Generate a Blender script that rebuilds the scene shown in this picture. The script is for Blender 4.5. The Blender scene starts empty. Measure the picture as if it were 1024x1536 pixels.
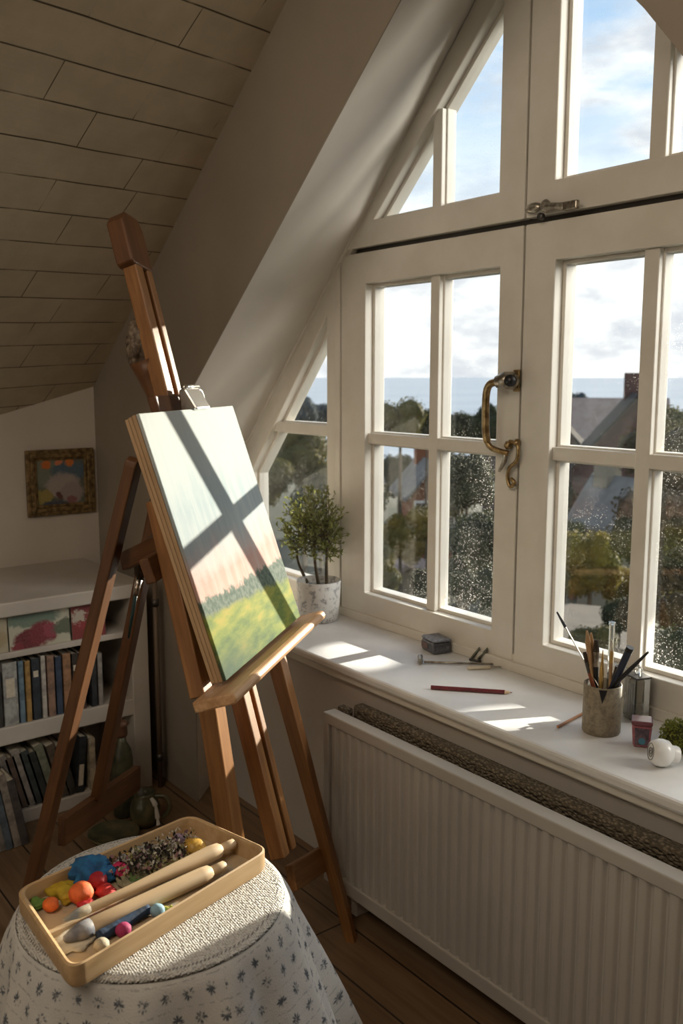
import bpy, bmesh, math, random
from mathutils import Vector, Matrix, noise
from mathutils.geometry import tessellate_polygon
random.seed(7)
PI = math.pi
V = Vector
COL = bpy.context.scene.collection

# ------------------------------------------------------------------ camera
FPX, CAMH = 1369.0, 1.75
PITCH = math.atan(203 / 1369)
AZ = math.radians(142.2)
FH = V((math.cos(AZ), math.sin(AZ), 0)); RT = V((math.sin(AZ), -math.cos(AZ), 0))
FW = FH * math.cos(PITCH) - V((0, 0, math.sin(PITCH)))
UP = RT.cross(FW)
CAM = V((0, 0, CAMH))
def ray(x, y): return FW + RT * ((x - 512) / FPX) - UP * ((y - 768) / FPX)
def at_z(x, y, z): d = ray(x, y); return CAM + d * ((z - CAMH) / d.z)
def at_y(x, y, Y): d = ray(x, y); return CAM + d * (Y / d.y)
def at_x(x, y, X): d = ray(x, y); return CAM + d * (X / d.x)
def at_p(x, y, p, n): d = ray(x, y); return CAM + d * ((V(p) - CAM).dot(n) / d.dot(n))
def depth(p): return (V(p) - CAM).dot(FW)

cd = bpy.data.cameras.new('camera'); cam = bpy.data.objects.new('camera', cd); COL.objects.link(cam)
cd.sensor_fit = 'VERTICAL'; cd.sensor_height = 24; cd.sensor_width = 16
cd.lens = 24 * FPX / 1536; cd.clip_end = 50000; cd.clip_start = .02
cam.matrix_basis = Matrix((RT, UP, -FW)).transposed().to_4x4(); cam.location = CAM
cd.dof.use_dof = True; cd.dof.focus_distance = 2.3; cd.dof.aperture_fstop = 3.2
bpy.context.scene.camera = cam

# ------------------------------------------------------------------ materials
class NT:
    def __init__(s, name):
        s.m = bpy.data.materials.new(name); s.m.use_nodes = True
        s.t = s.m.node_tree; s.t.nodes.clear()
        s.out = s.n('ShaderNodeOutputMaterial')
    def n(s, typ, ins=None, **props):
        nd = s.t.nodes.new(typ)
        for k, v in props.items(): setattr(nd, k, v)
        for k, v in (ins or {}).items(): s.set(nd.inputs[k], v)
        return nd
    def set(s, sock, v):
        if hasattr(v, 'is_output') or isinstance(v, bpy.types.NodeSocket): s.t.links.new(v, sock)
        else:
            if sock.type == 'RGBA' and len(v) == 3: v = (*v, 1)
            sock.default_value = v
    def mix(s, f, a, b, bt='MIX'):
        nd = s.n('ShaderNodeMix', data_type='RGBA', blend_type=bt)
        s.set(nd.inputs[0], f); s.set(nd.inputs[6], a); s.set(nd.inputs[7], b); return nd.outputs[2]
    def math(s, op, a, b=0.0, c=None, clamp=False):
        nd = s.n('ShaderNodeMath', operation=op, use_clamp=clamp)
        s.set(nd.inputs[0], a); s.set(nd.inputs[1], b)
        if c is not None: s.set(nd.inputs[2], c)
        return nd.outputs[0]
    def rng(s, v, a, b, c=0.0, d=1.0, smooth=True):
        nd = s.n('ShaderNodeMapRange', interpolation_type='SMOOTHSTEP' if smooth else 'LINEAR')
        for i, x in enumerate((v, a, b, c, d)): s.set(nd.inputs[i], x)
        return nd.outputs[0]
    def coord(s, kind='Object', scale=(1, 1, 1), rot=(0, 0, 0), loc=(0, 0, 0)):
        tc = s.n('ShaderNodeTexCoord')
        mp = s.n('ShaderNodeMapping', {'Vector': tc.outputs[kind], 'Scale': scale, 'Rotation': rot, 'Location': loc})
        return mp.outputs[0]
    def noise(s, vec, scale=5, detail=4, rough=.55, col=False):
        nd = s.n('ShaderNodeTexNoise', {'Vector': vec, 'Scale': scale, 'Detail': detail, 'Roughness': rough})
        return nd.outputs['Color' if col else 'Fac']
    def bump(s, h, strength=.3, dist=.01):
        return s.n('ShaderNodeBump', {'Height': h, 'Strength': strength, 'Distance': dist}).outputs[0]
    def bsdf(s, **ins):
        nd = s.n('ShaderNodeBsdfPrincipled')
        for k, v in ins.items(): s.set(nd.inputs[k.replace('_', ' ')], v)
        s.t.links.new(nd.outputs[0], s.out.inputs[0]); return nd

def plain(name, c, rough=.5, c2=None, scale=12, bump=0, bscale=60, metal=0.0, detail=4, kind='Object', lo=.35, hi=.65, spec=.5, bdist=.003):
    t = NT(name); co = t.coord(kind)
    col = c
    if c2: col = t.mix(t.rng(t.noise(co, scale, detail), lo, hi), c, c2)
    b = t.bsdf(Roughness=rough, Metallic=metal)
    t.set(b.inputs['Base Color'], col); t.set(b.inputs['Specular IOR Level'], spec)
    if bump: t.set(b.inputs['Normal'], t.bump(t.noise(co, bscale, 5), bump, bdist))
    return t.m

def wood(name, c1, c2, scale=1.0, rough=.45, axis='z', bump=.15, spec=.4):
    t = NT(name)
    sc = {'z': (26, 26, 2.2), 'x': (2.2, 26, 26), 'y': (26, 2.2, 26)}[axis]
    co = t.coord('Object', tuple(scale * k for k in sc))
    n1 = t.noise(co, 1.0, 6, .6); n2 = t.noise(co, 4.0, 3)
    f = t.rng(t.math('ADD', t.math('MULTIPLY', n1, .75), t.math('MULTIPLY', n2, .25)), .35, .68)
    big = t.noise(t.coord('Object'), 3.0, 2)
    col = t.mix(f, c1, c2); col = t.mix(t.rng(big, .3, .7, 0, .35), col, tuple(k * .55 for k in c1))
    b = t.bsdf(Roughness=rough); t.set(b.inputs['Base Color'], col); t.set(b.inputs['Specular IOR Level'], spec)
    t.set(b.inputs['Normal'], t.bump(n1, bump, .002)); return t.m

def paint(name, bg, blobs, warp=.03, wscale=14, rough=.6, post=None):
    """a small painting: colour patches with ragged edges in object x-z"""
    t = NT(name); co = t.coord('Object')
    nz = t.noise(co, wscale, 5, .65, col=True)
    off = t.n('ShaderNodeVectorMath', {0: nz, 1: (.5, .5, .5)}, operation='SUBTRACT').outputs[0]
    off = t.n('ShaderNodeVectorMath', {0: off, 1: (warp * 2,) * 3}, operation='MULTIPLY').outputs[0]
    p = t.n('ShaderNodeVectorMath', {0: co, 1: off}, operation='ADD').outputs[0]
    sp = t.n('ShaderNodeSeparateXYZ', {0: p})
    col = bg
    for cx, cz, rx, rz, c in blobs:
        dx = t.math('DIVIDE', t.math('SUBTRACT', sp.outputs[0], cx), rx)
        dz = t.math('DIVIDE', t.math('SUBTRACT', sp.outputs[2], cz), rz)
        d = t.math('ADD', t.math('MULTIPLY', dx, dx), t.math('MULTIPLY', dz, dz))
        col = t.mix(t.rng(d, 1.25, .55), col, c)
    tone = t.noise(t.coord('Object'), wscale * 6, 3)
    col = t.mix(t.rng(tone, .3, .7, 0, .22), col, t.mix(.18, col, (1, 1, 1)))
    b = t.bsdf(Roughness=rough); t.set(b.inputs['Base Color'], col)
    t.set(b.inputs['Normal'], t.bump(tone, .2, .001)); return t.m

M = {}
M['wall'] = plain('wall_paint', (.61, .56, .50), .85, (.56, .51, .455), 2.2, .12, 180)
M['wall_shaded'] = plain('wall_gable_shaded', (.30, .255, .205), .85, (.27, .23, .185), 2.2, .12, 180)  # darker copy of the wall paint: the backlit shade is in the colour
M['reveal'] = plain('wall_reveal_lit', (.66, .61, .55), .85, (.62, .57, .51), 2.2, .1, 180)  # lighter copy of the wall paint: window light is put into the colour
M['wall_under'] = plain('wall_paint_cool', (.53, .49, .45), .8, (.49, .455, .42), 2, .1, 160)
M['white'] = plain('white_gloss_paint', (.72, .685, .62), .42, (.66, .62, .55), 5, .07, 90)
M['sillp'] = plain('sill_paint', (.74, .73, .72), .45, (.68, .67, .66), 7, .05, 60)
M['rad'] = plain('radiator_enamel', (.46, .435, .395), .42, (.43, .405, .37), 3)
M['easel'] = wood('easel_beech', (.215, .092, .029), (.34, .160, .053), 1.0, .42)
M['easel_dark'] = wood('easel_dark', (.105, .043, .016), (.165, .070, .026), 1.0, .45)
M['ledge'] = wood('ledge_wood', (.40, .20, .085), (.60, .36, .18), 1.0, .5)
M['tray'] = wood('tray_wood', (.52, .34, .17), (.66, .46, .26), .8, .5, 'x')
M['pale_wood'] = wood('pale_wood', (.62, .45, .27), (.73, .57, .38), .6, .55)
M['stretch'] = wood('stretcher_wood', (.42, .27, .15), (.56, .38, .22), 1.2, .6)
M['steel'] = plain('bright_steel', (.75, .74, .72), .22, metal=1.0)
M['dark_steel'] = plain('dark_steel', (.09, .085, .08), .4, metal=.8)
M['brass'] = plain('aged_brass', (.42, .30, .15), .32, (.20, .13, .06), 40, metal=.9)
M['nickel'] = plain('worn_nickel', (.46, .42, .36), .3, (.22, .19, .15), 45, metal=.9)
M['black'] = plain('black_plastic', (.012, .012, .014), .35)
M['paper'] = plain('paper', (.62, .57, .47), .85, (.54, .49, .39), 60)
M['soil'] = plain('soil', (.035, .026, .018), .95, (.06, .045, .03), 60, .6, 80)
M['bark'] = plain('bark', (.10, .075, .045), .9, (.045, .033, .02), 30, .5, 50)
M['shelfw'] = plain('shelf_white', (.50, .465, .42), .7, (.45, .415, .37), 4, .06, 60)

def floor_mat():
    t = NT('floor_boards'); co = t.coord('Object')
    br = t.n('ShaderNodeTexBrick', {'Vector': co, 'Color1': (.9, .9, .9), 'Color2': (.6, .6, .6), 'Mortar': (0, 0, 0), 'Scale': 1.0,
             'Mortar Size': .0035, 'Mortar Smooth': .3, 'Bias': 0.0, 'Brick Width': 2.3, 'Row Height': .165}, offset=.37)
    g = t.noise(t.coord('Object', (2, 28, 2)), 1.3, 6, .62)
    col = t.mix(t.rng(g, .3, .7), (.17, .10, .05), (.25, .16, .09))
    kn = t.n('ShaderNodeTexVoronoi', {'Vector': t.coord('Object', (1.6, 6, 1)), 'Scale': 1.6}).outputs['Distance']
    col = t.mix(t.rng(kn, .06, .02), col, (.10, .05, .025))
    col = t.mix(.55, col, br.outputs['Color'], 'MULTIPLY'); col = t.mix(br.outputs['Fac'], col, (.02, .012, .007))
    b = t.bsdf(Roughness=.5); t.set(b.inputs['Base Color'], col)
    t.set(b.inputs['Normal'], t.bump(t.math('SUBTRACT', t.math('MULTIPLY', g, .2), br.outputs['Fac']), .4, .004)); return t.m
M['floor'] = floor_mat()

def ceil_mat():
    t = NT('ceiling_boards'); co = t.coord('Object')
    wob = t.noise(co, 1.5, 2, col=True)
    off = t.n('ShaderNodeVectorMath', {0: wob, 1: (.02, .02, .02)}, operation='MULTIPLY').outputs[0]
    p = t.n('ShaderNodeVectorMath', {0: co, 1: off}, operation='ADD').outputs[0]
    br = t.n('ShaderNodeTexBrick', {'Vector': p, 'Color1': (1, 1, 1), 'Color2': (.88, .88, .88), 'Mortar': (.9, .9, .9), 'Scale': 1.0,
             'Mortar Size': .0024, 'Mortar Smooth': .25, 'Bias': 0.0, 'Brick Width': .34, 'Row Height': .1397}, offset=.41, squash=1.6, squash_frequency=3)
    sp = t.n('ShaderNodeSeparateXYZ', {0: p})
    ry = t.math('ABSOLUTE', t.math('SUBTRACT', t.math('FRACT', t.math('ADD', t.math('DIVIDE', sp.outputs[1], .1397), .5)), .5))
    n6 = t.noise(co, 5, 4)
    row = t.math('MULTIPLY', t.rng(ry, .028, .008), t.rng(n6, .30, .52, .25, 1))
    jn = t.math('MULTIPLY', br.outputs['Fac'], t.rng(t.noise(co, 4.2, 2), .42, .56, .05, .9))
    mf = t.math('MAXIMUM', row, jn)
    col = t.mix(t.rng(t.noise(co, 9, 5), .3, .7), (.58, .50, .37), (.50, .43, .315))
    col = t.mix(.5, col, br.outputs['Color'], 'MULTIPLY')
    col = t.mix(mf, col, (.09, .065, .04))
    b = t.bsdf(Roughness=.8); t.set(b.inputs['Base Color'], col)
    h = t.math('SUBTRACT', t.math('MULTIPLY', t.noise(t.coord('Object', (3, 30, 3)), 2, 5), .35), mf)
    t.set(b.inputs['Normal'], t.bump(h, .5, .006)); return t.m
M['ceil'] = ceil_mat()

def glass_mat(name, dust, haze=.03):
    t = NT(name); co = t.coord('Object')
    tr = t.n('ShaderNodeBsdfTransparent', {'Color': (.97, .985, .98)})
    gl = t.n('ShaderNodeBsdfGlossy', {'Roughness': .03, 'Color': (1, 1, 1)})
    lw = t.n('ShaderNodeLayerWeight', {'Blend': .5}); fr = t.math('ADD', t.math('MULTIPLY', t.math('POWER', lw.outputs['Facing'], 4.0), .4), .025)
    m1 = t.n('ShaderNodeMixShader', {0: fr, 1: tr.outputs[0], 2: gl.outputs[0]})
    vo = t.n('ShaderNodeTexVoronoi', {'Vector': co, 'Scale': 270.0}); rnd = t.n('ShaderNodeSeparateColor', {0: vo.outputs['Color']})
    rad = t.math('MULTIPLY', t.math('POWER', rnd.outputs[0], 3.0), .34)
    spot = t.math('LESS_THAN', vo.outputs['Distance'], rad)
    area = t.rng(t.noise(co, 5, 3), .40, .68, .1, 1)
    sp = t.n('ShaderNodeSeparateXYZ', {0: co})
    low = t.rng(sp.outputs[2], 1.9, 1.1, .12, 1.0)                 # grime gathers low on the panes
    fac = t.math('MULTIPLY', t.math('MULTIPLY', spot, area), t.math('MULTIPLY', low, dust))
    fac = t.math('ADD', fac, t.math('MULTIPLY', t.math('MULTIPLY', area, low), haze), clamp=True)
    tl = t.n('ShaderNodeBsdfTranslucent', {'Color': (.85, .82, .75)})
    m2 = t.n('ShaderNodeMixShader', {0: fac, 1: m1.outputs[0], 2: tl.outputs[0]})
    t.t.links.new(m2.outputs[0], t.out.inputs[0]); return t.m
M['glass'] = glass_mat('window_glass', .25, .002)
M['glass_dusty'] = glass_mat('window_glass_dusty', .75, .005)

def clear_mat(name, col, rough=.03):
    t = NT(name)
    b = t.bsdf(Roughness=rough, IOR=1.45); t.set(b.inputs['Base Color'], col); t.set(b.inputs['Transmission Weight'], 1.0); return t.m
M['clear'] = clear_mat('clear_glass', (.9, .92, .9)); M['smoky'] = clear_mat('smoky_glass', (.55, .55, .52), .06)

# ------------------------------------------------------------------ mesh helpers
def world(o):
    m = o.matrix_basis.copy()
    while o.parent: o = o.parent; m = o.matrix_basis @ m
    return m
def obj(name, bm, mat, parent=None, smooth=False, bevel=0.0, mtx=None, recalc=True, auto=None):
    """bm is in world space; mtx gives the object its own frame (bm then in that frame)"""
    if recalc: bmesh.ops.recalc_face_normals(bm, faces=bm.faces)
    me = bpy.data.meshes.new(name)
    o = bpy.data.objects.new(name, me); COL.objects.link(o)
    if parent: o.parent = parent
    if mtx is not None:
        o.matrix_basis = (world(parent).inverted() @ mtx) if parent else mtx
    elif parent:
        bm.transform(world(parent).inverted())
    else:
        if bm.verts:                                   # origin at the base centre
            xs = [v.co for v in bm.verts]
            c = V(((min(p.x for p in xs) + max(p.x for p in xs)) / 2, (min(p.y for p in xs) + max(p.y for p in xs)) / 2, min(p.z for p in xs)))
            bm.transform(Matrix.Translation(-c)); o.location = c
    bm.to_mesh(me); bm.free()
    for m in (mat if isinstance(mat, (list, tuple)) else [mat]): me.materials.append(m)
    if smooth:
        for p in me.polygons: p.use_smooth = True
    if auto is not None:
        for p in me.polygons: p.use_smooth = True
        me.set_sharp_from_angle(angle=math.radians(auto))
    if bevel:
        b = o.modifiers.new('bevel', 'BEVEL'); b.width = bevel; b.segments = 2; b.limit_method = 'ANGLE'; b.angle_limit = math.radians(40)
    return o
def tag(o, label=None, cat=None, group=None, kind=None):
    if label: o['label'] = label
    if cat: o['category'] = cat
    if group: o['group'] = group
    if kind: o['kind'] = kind
    return o
def thing(name, loc, label=None, cat=None, group=None, kind=None, rz=0.0):
    o = bpy.data.objects.new(name, None); COL.objects.link(o); o.location = loc; o.rotation_euler = (0, 0, rz); o.empty_display_size = .05
    return tag(o, label, cat, group, kind)
def struct(name, bm, mat, **k): return tag(obj(name, bm, mat, **k), kind='structure')
def NB(): return bmesh.new()
def bx(bm, x0, x1, y0, y1, z0, z1, m=None, mi=0):
    vs = [bm.verts.new((x, y, z)) for x in (x0, x1) for y in (y0, y1) for z in (z0, z1)]
    if m is not None:
        for v in vs: v.co = m @ v.co
    for f in ((0, 1, 3, 2), (4, 6, 7, 5), (0, 4, 5, 1), (2, 3, 7, 6), (0, 2, 6, 4), (1, 5, 7, 3)):
        bm.faces.new([vs[i] for i in f]).material_index = mi
    return vs
def quad(bm, *pts): return bm.faces.new([bm.verts.new(p) for p in pts])
def plate(bm, outer, holes, y0, y1):
    """polygon with holes in x-z, thickened from y0 (room side) to y1"""
    loops = [outer] + list(holes)
    pts = [p for l in loops for p in l]
    tris = tessellate_polygon([[V((p[0], p[1], 0)) for p in l] for l in loops])
    A = [bm.verts.new((p[0], y0, p[1])) for p in pts]; B = [bm.verts.new((p[0], y1, p[1])) for p in pts]
    for t in tris:
        bm.faces.new([A[i] for i in t]); bm.faces.new([B[i] for i in reversed(t)])
    k = 0
    for l in loops:
        n = len(l)
        for i in range(n):
            a, b = k + i, k + (i + 1) % n
            bm.faces.new([A[a], A[b], B[b], B[a]])
        k += n
    bmesh.ops.dissolve_limit(bm, angle_limit=.01, verts=bm.verts, edges=bm.edges)
def tube(bm, pts, r, seg=10, cap=True):
    pts = [V(p) for p in pts]; rs = r if isinstance(r, (list, tuple)) else [r] * len(pts)
    rings = []; prev = None
    for i, p in enumerate(pts):
        t = (pts[min(i + 1, len(pts) - 1)] - pts[max(i - 1, 0)]).normalized()
        if prev is None: a = t.orthogonal().normalized()
        else: a = (prev - t * prev.dot(t)).normalized()
        prev = a; b = t.cross(a)
        rings.append([bm.verts.new(p + (a * math.cos(2 * PI * k / seg) + b * math.sin(2 * PI * k / seg)) * rs[i]) for k in range(seg)])
    for i in range(len(rings) - 1):
        for k in range(seg):
            bm.faces.new([rings[i][k], rings[i][(k + 1) % seg], rings[i + 1][(k + 1) % seg], rings[i + 1][k]])
    if cap: bm.faces.new(rings[0][::-1]); bm.faces.new(rings[-1])
def curve(pts, n=6):
    """Catmull-Rom through pts"""
    pts = [V(p) for p in pts]; P = [pts[0]] + pts + [pts[-1]]; out = []
    for i in range(1, len(P) - 2):
        for k in range(n):
            t = k / n; a, b, c, d = P[i - 1], P[i], P[i + 1], P[i + 2]
            out.append(.5 * (2 * b + (c - a) * t + (2 * a - 5 * b + 4 * c - d) * t * t + (3 * b - a - 3 * c + d) * t ** 3))
    return out + [pts[-1]]
def lathe(bm, prof, m=None, seg=32, close=True):
    rings = []
    for r, z in prof:
        if r < 1e-6: rings.append([bm.verts.new((0, 0, z))])
        else: rings.append([bm.verts.new((r * math.cos(2 * PI * k / seg), r * math.sin(2 * PI * k / seg), z)) for k in range(seg)])
    for a, b in zip(rings, rings[1:]):
        for k in range(seg):
            q = [a[k % len(a)], a[(k + 1) % len(a)], b[(k + 1) % len(b)], b[k % len(b)]]
            q = [v for i, v in enumerate(q) if v not in q[:i]]
            if len(q) > 2: bm.faces.new(q)
    if m is not None:
        for ring in rings:
            for v in ring: v.co = m @ v.co
def blob(bm, c, r, amp=.15, fr=2.0, sub=3, seed=0.0, m=None):
    res = bmesh.ops.create_icosphere(bm, subdivisions=sub, radius=1.0)
    r = r if isinstance(r, (tuple, list)) else (r, r, r)
    for v in res['verts']:
        d = v.co.normalized(); k = 1 + amp * noise.fractal(d * fr + V((seed, seed * 1.7, -seed)), 1.0, 2.0, 3)
        p = V((d.x * r[0] * k, d.y * r[1] * k, d.z * r[2] * k))
        v.co = V(c) + ((m @ p) if m is not None else p)
def zframe(p0, p1, xdir):
    z = (V(p1) - V(p0)).normalized(); x = V(xdir); x = (x - z * x.dot(z)).normalized(); y = z.cross(x)
    m = Matrix((x, y, z)).transposed().to_4x4(); m.translation = V(p0); return m
def beam(name, p0, p1, w, d, xdir, mat, parent=None, bevel=.004, taper=1.0, roundtop=False):
    """bar from p0 to p1; w across xdir, d across the other way"""
    m = zframe(p0, p1, xdir); L = (V(p1) - V(p0)).length; bm = NB()
    vs = bx(bm, -w / 2, w / 2, -d / 2, d / 2, 0, L)
    for v in vs:
        if v.co.z > L / 2: v.co.x *= taper; v.co.y *= taper
    if roundtop:
        bm.free(); bm = NB(); n = 10
        prof = [(-w / 2, 0), (w / 2, 0)] + [(w / 2 * math.cos(PI * k / n), L - w / 2 + w / 2 * math.sin(PI * k / n)) for k in range(n + 1)]
        A = [bm.verts.new((x, -d / 2, z)) for x, z in prof]; B = [bm.verts.new((x, d / 2, z)) for x, z in prof]
        bm.faces.new(A); bm.faces.new(B[::-1])
        for i in range(len(prof)): bm.faces.new([A[i], B[i], B[(i + 1) % len(prof)], A[(i + 1) % len(prof)]])
    return obj(name, bm, mat, parent, bevel=bevel, mtx=m)
def frame_at(o, x, y, z):
    m = Matrix((V(x).normalized(), V(y).normalized(), V(z).normalized())).transposed().to_4x4(); m.translation = V(o); return m

# ------------------------------------------------------------------ room shell
YQ, YD, YU = 1.72, 2.26, 1.883          # inner gable face, window face, wall under the sill
XW = -4.105                             # left wall
SILL = .775
T = [(-3.75, SILL), (-3.75, 1.355), (-1.9, 3.335), (-.2, 1.47), (-.2, SILL)]           # window trim outline
Q = [(-3.19, SILL), (-3.19, 1.676), (-1.634, 3.027), (-.23, 1.30), (-.23, SILL)]       # opening in the inner face

bm = NB(); bx(bm, XW - .1, 1.6, -2.0, 2.4, -.06, 0)
struct('floor', bm, M['floor'])
# ceiling: plane through the line where it meets the gable and the line where it meets the left wall
pa, pb = at_y(430, 0, YQ), at_y(140, 580, YQ)
ux = ray(1500, 480).normalized()          # the boards run this way
NP = (pa - pb).cross(ux).normalized()
if NP.z < 0: NP = -NP
uy = NP.cross(ux); mC = frame_at(pb - uy * .0253, ux, uy, NP)
def on_ceiling(x, y):
    return V((x, y, pb.z - (NP.x * (x - pb.x) + NP.y * (y - pb.y)) / NP.z))
RX, RY, ZC = -1.7, .2, 3.56
bm = NB()
lo = [on_ceiling(*p) for p in ((XW - .06, YQ + .02), (RX, YQ + .02), (RX, RY), (XW - .06, RY))]
A = [bm.verts.new(mC.inverted() @ p) for p in lo]; B = [bm.verts.new(mC.inverted() @ (p + V((0, 0, .06)))) for p in lo]
bm.faces.new(A); bm.faces.new(B[::-1])
for i in range(4): bm.faces.new([A[i], A[(i + 1) % 4], B[(i + 1) % 4], B[i]])
tag(obj('ceiling', bm, M['ceil'], mtx=mC), kind='structure')
# the attic is open and higher behind and to the right of the boarded slope
bm = NB(); bx(bm, RX - .05, 1.53, RY, YQ + .03, ZC, ZC + .06); bx(bm, XW - .08, 1.53, -2.08, RY, ZC, ZC + .06); struct('ceiling', bm, M['wall'])
bm = NB()
quad(bm, on_ceiling(RX, RY), on_ceiling(RX, YQ + .02), V((RX, YQ + .02, ZC)), V((RX, RY, ZC)))
quad(bm, on_ceiling(RX, RY), on_ceiling(XW - .06, RY), V((XW - .06, RY, ZC)), V((RX, RY, ZC)))
struct('wall_riser', bm, M['wall'])
# left wall and right wall, back wall
bm = NB(); plate(bm, [(-2.0, 0), (YQ + .1, 0), (YQ + .1, 1.95), (RY + .02, 1.6), (RY, ZC), (-2.0, ZC)], [], 0, .08); bm.transform(Matrix(((0, -1, 0, XW), (1, 0, 0, 0), (0, 0, 1, 0), (0, 0, 0, 1)))); struct('wall_left', bm, M['wall'])
bm = NB(); bx(bm, 1.45, 1.53, -2.0, YQ, 0, ZC); struct('wall_right', bm, M['wall'])
bm = NB(); bx(bm, XW - .08, 1.53, -2.08, -2.0, 0, ZC); struct('wall_back', bm, M['wall'])
# inner gable face with the opening
bm = NB()
zt = 4.2
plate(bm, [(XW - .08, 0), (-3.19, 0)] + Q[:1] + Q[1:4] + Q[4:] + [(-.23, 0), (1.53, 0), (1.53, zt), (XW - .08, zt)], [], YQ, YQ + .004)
struct('wall_gable', bm, M['wall_shaded'])
# splayed reveal between the opening and the window
bm = NB()
Q2 = [(Q[0][0], 0)] + Q[1:4] + [(Q[4][0], 0)]; T2 = [(T[0][0], 0)] + T[1:4] + [(T[4][0], 0)]
N = 8
for i in range(4):
    for k in range(N):
        pts = []
        for (s, e) in ((k / N, 0), ((k + 1) / N, 0), ((k + 1) / N, 1), (k / N, 1)):
            q = (Q2[i][0] + (Q2[i + 1][0] - Q2[i][0]) * s, Q2[i][1] + (Q2[i + 1][1] - Q2[i][1]) * s)
            t_ = (T2[i][0] + (T2[i + 1][0] - T2[i][0]) * s, T2[i][1] + (T2[i + 1][1] - T2[i][1]) * s)
            p = (t_[0], YD + .06, t_[1]) if e else (q[0], YQ, q[1])
            pts.append(p)
        quad(bm, *pts)
bmesh.ops.remove_doubles(bm, verts=bm.verts, dist=1e-4)
struct('wall_reveal', bm, M['reveal'], auto=30)
# wall below the sill
bm = NB(); bx(bm, -3.40, -.2, YU, YU + .04, 0, SILL - .03); struct('wall_under_window', bm, M['wall_under'])
# outer shell of the gable so no light leaks past the frames
bm = NB(); plate(bm, [(-4.4, -.3), (1.7, -.3), (1.7, 4.4), (-4.4, 4.4)], [T], YD + .055, YD + .075)
struct('wall_outer', bm, M['wall'])

# sill board with rounded nose and moulding below
bm = NB()
o = [(-3.29, 1.838), (-.30, 1.838), (-.21, YD + .05), (-3.72, YD + .05)]
A = [bm.verts.new((x, y, SILL)) for x, y in o]; B = [bm.verts.new((x, y, SILL - .032)) for x, y in o]
bm.faces.new(A); bm.faces.new(B[::-1])
for i in range(4): bm.faces.new([A[i], A[(i + 1) % 4], B[(i + 1) % 4], B[i]])
sill = struct('trim_1', bm, M['sillp'], bevel=.009)
bm = NB(); bx(bm, -3.29, -.26, 1.856, YU, SILL - .062, SILL - .033); struct('trim_2', bm, M['white'], bevel=.006)

# ------------------------------------------------------------------ window
def inset(poly, d):
    """shrink a convex polygon (x,z) by d"""
    n = len(poly); area = sum(poly[i][0] * poly[(i + 1) % n][1] - poly[(i + 1) % n][0] * poly[i][1] for i in range(n))
    s = 1 if area > 0 else -1; L = []
    for i in range(n):
        a, b = V(poly[i]), V(poly[(i + 1) % n]); d_ = (b - a).normalized(); nn = V((-d_.y, d_.x)) * s
        L.append((a + nn * d, d_))
    out = []
    for i in range(n):
        (p, r), (q, s2) = L[i - 1], L[i]
        cr = r.x * s2.y - r.y * s2.x; t = ((q - p).x * s2.y - (q - p).y * s2.x) / cr
        out.append(tuple(p + r * t))
    return out
FR = YD
# fixed outer frame: stepped sloping trim, post and transom strip
bm = NB()
T_in = [(-3.70, SILL), (-3.70, 1.36), (-1.9, 3.27), (-.27, 1.47), (-.27, SILL)]
plate(bm, T, [inset(T, .034)], FR - .012, FR + .05)
L1 = [(-2.952, .778), (-2.920, .778), (-2.920, 2.226), (-2.952, 2.196)]
I1 = inset(T, .034)
plate(bm, I1, [inset(I1, .022)], FR + .004, FR + .05)
plate(bm, L1, [], FR - .004, FR + .06)
struct('trim_3', bm, M['white'], bevel=.003)

def sash(name, outer, hole, bars, dusty=(), lab=None, panes=None, y=FR):
    w = thing(name, (outer[0][0], y, outer[0][1]), kind='structure')
    bm = NB(); plate(bm, outer, [hole], y, y + .09); obj('frame', bm, M['white'], w, bevel=.0035)
    bm = NB(); plate(bm, hole, [inset(hole, .013)], y + .038, y + .088); obj('glazing_bead', bm, M['white'], w, bevel=.002)
    if bars:
        bm = NB()
        for b in bars: e = .0012 if b[1] - b[0] > b[3] - b[2] else 0; bx(bm, b[0], b[1], y + .016 + e, y + .080 - e, b[2], b[3])
        for b in bars:                                              # slimmer moulded lip behind
            if b[1] - b[0] < b[3] - b[2]: bx(bm, b[0] - .006, b[1] + .006, y + .036, y + .079, b[2], b[3])
            else: bx(bm, b[0], b[1], y + .0368, y + .0782, b[2] - .006, b[3] + .006)
        obj('glazing_bar', bm, M['white'], w, bevel=.003)
    for poly, dm in panes:
        bm = NB(); plate(bm, poly, [], y + .062, y + .065); obj('pane', bm, M['glass_dusty' if dm else 'glass'], w)
    return w
def rect(a, b, c, d): return [(a, c), (b, c), (b, d), (a, d)]
zb, zm0, zm1, ztp = .893, 1.490, 1.532, 2.102
w1 = sash('window_1', rect(-2.916, -1.984, .784, 2.218), rect(-2.766, -2.080, zb, ztp),
          [(-2.420, -2.376, zb, ztp), (-2.766, -2.080, zm0, zm1)], panes=[(rect(-2.77, -2.40, zm1 - .02, ztp + .005), 0), (rect(-2.40, -2.075, zm1 - .02, ztp + .005), 0),
          (rect(-2.77, -2.40, zb - .005, zm1 - .02), 0), (rect(-2.40, -2.075, zb - .005, zm1 - .02), 1)])
w2 = sash('window_2', rect(-1.976, -1.084, .784, 2.218), rect(-1.856, -1.205, zb, ztp),
          [(-1.556, -1.508, zb, ztp), (-1.856, -1.205, zm0, zm1)], panes=[(rect(-1.86, -1.53, zm1 - .02, ztp + .005), 0), (rect(-1.53, -1.20, zm1 - .02, ztp + .005), 1),
          (rect(-1.86, -1.53, zb - .005, zm1 - .02), 0), (rect(-1.53, -1.20, zb - .005, zm1 - .02), 1)])
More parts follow.
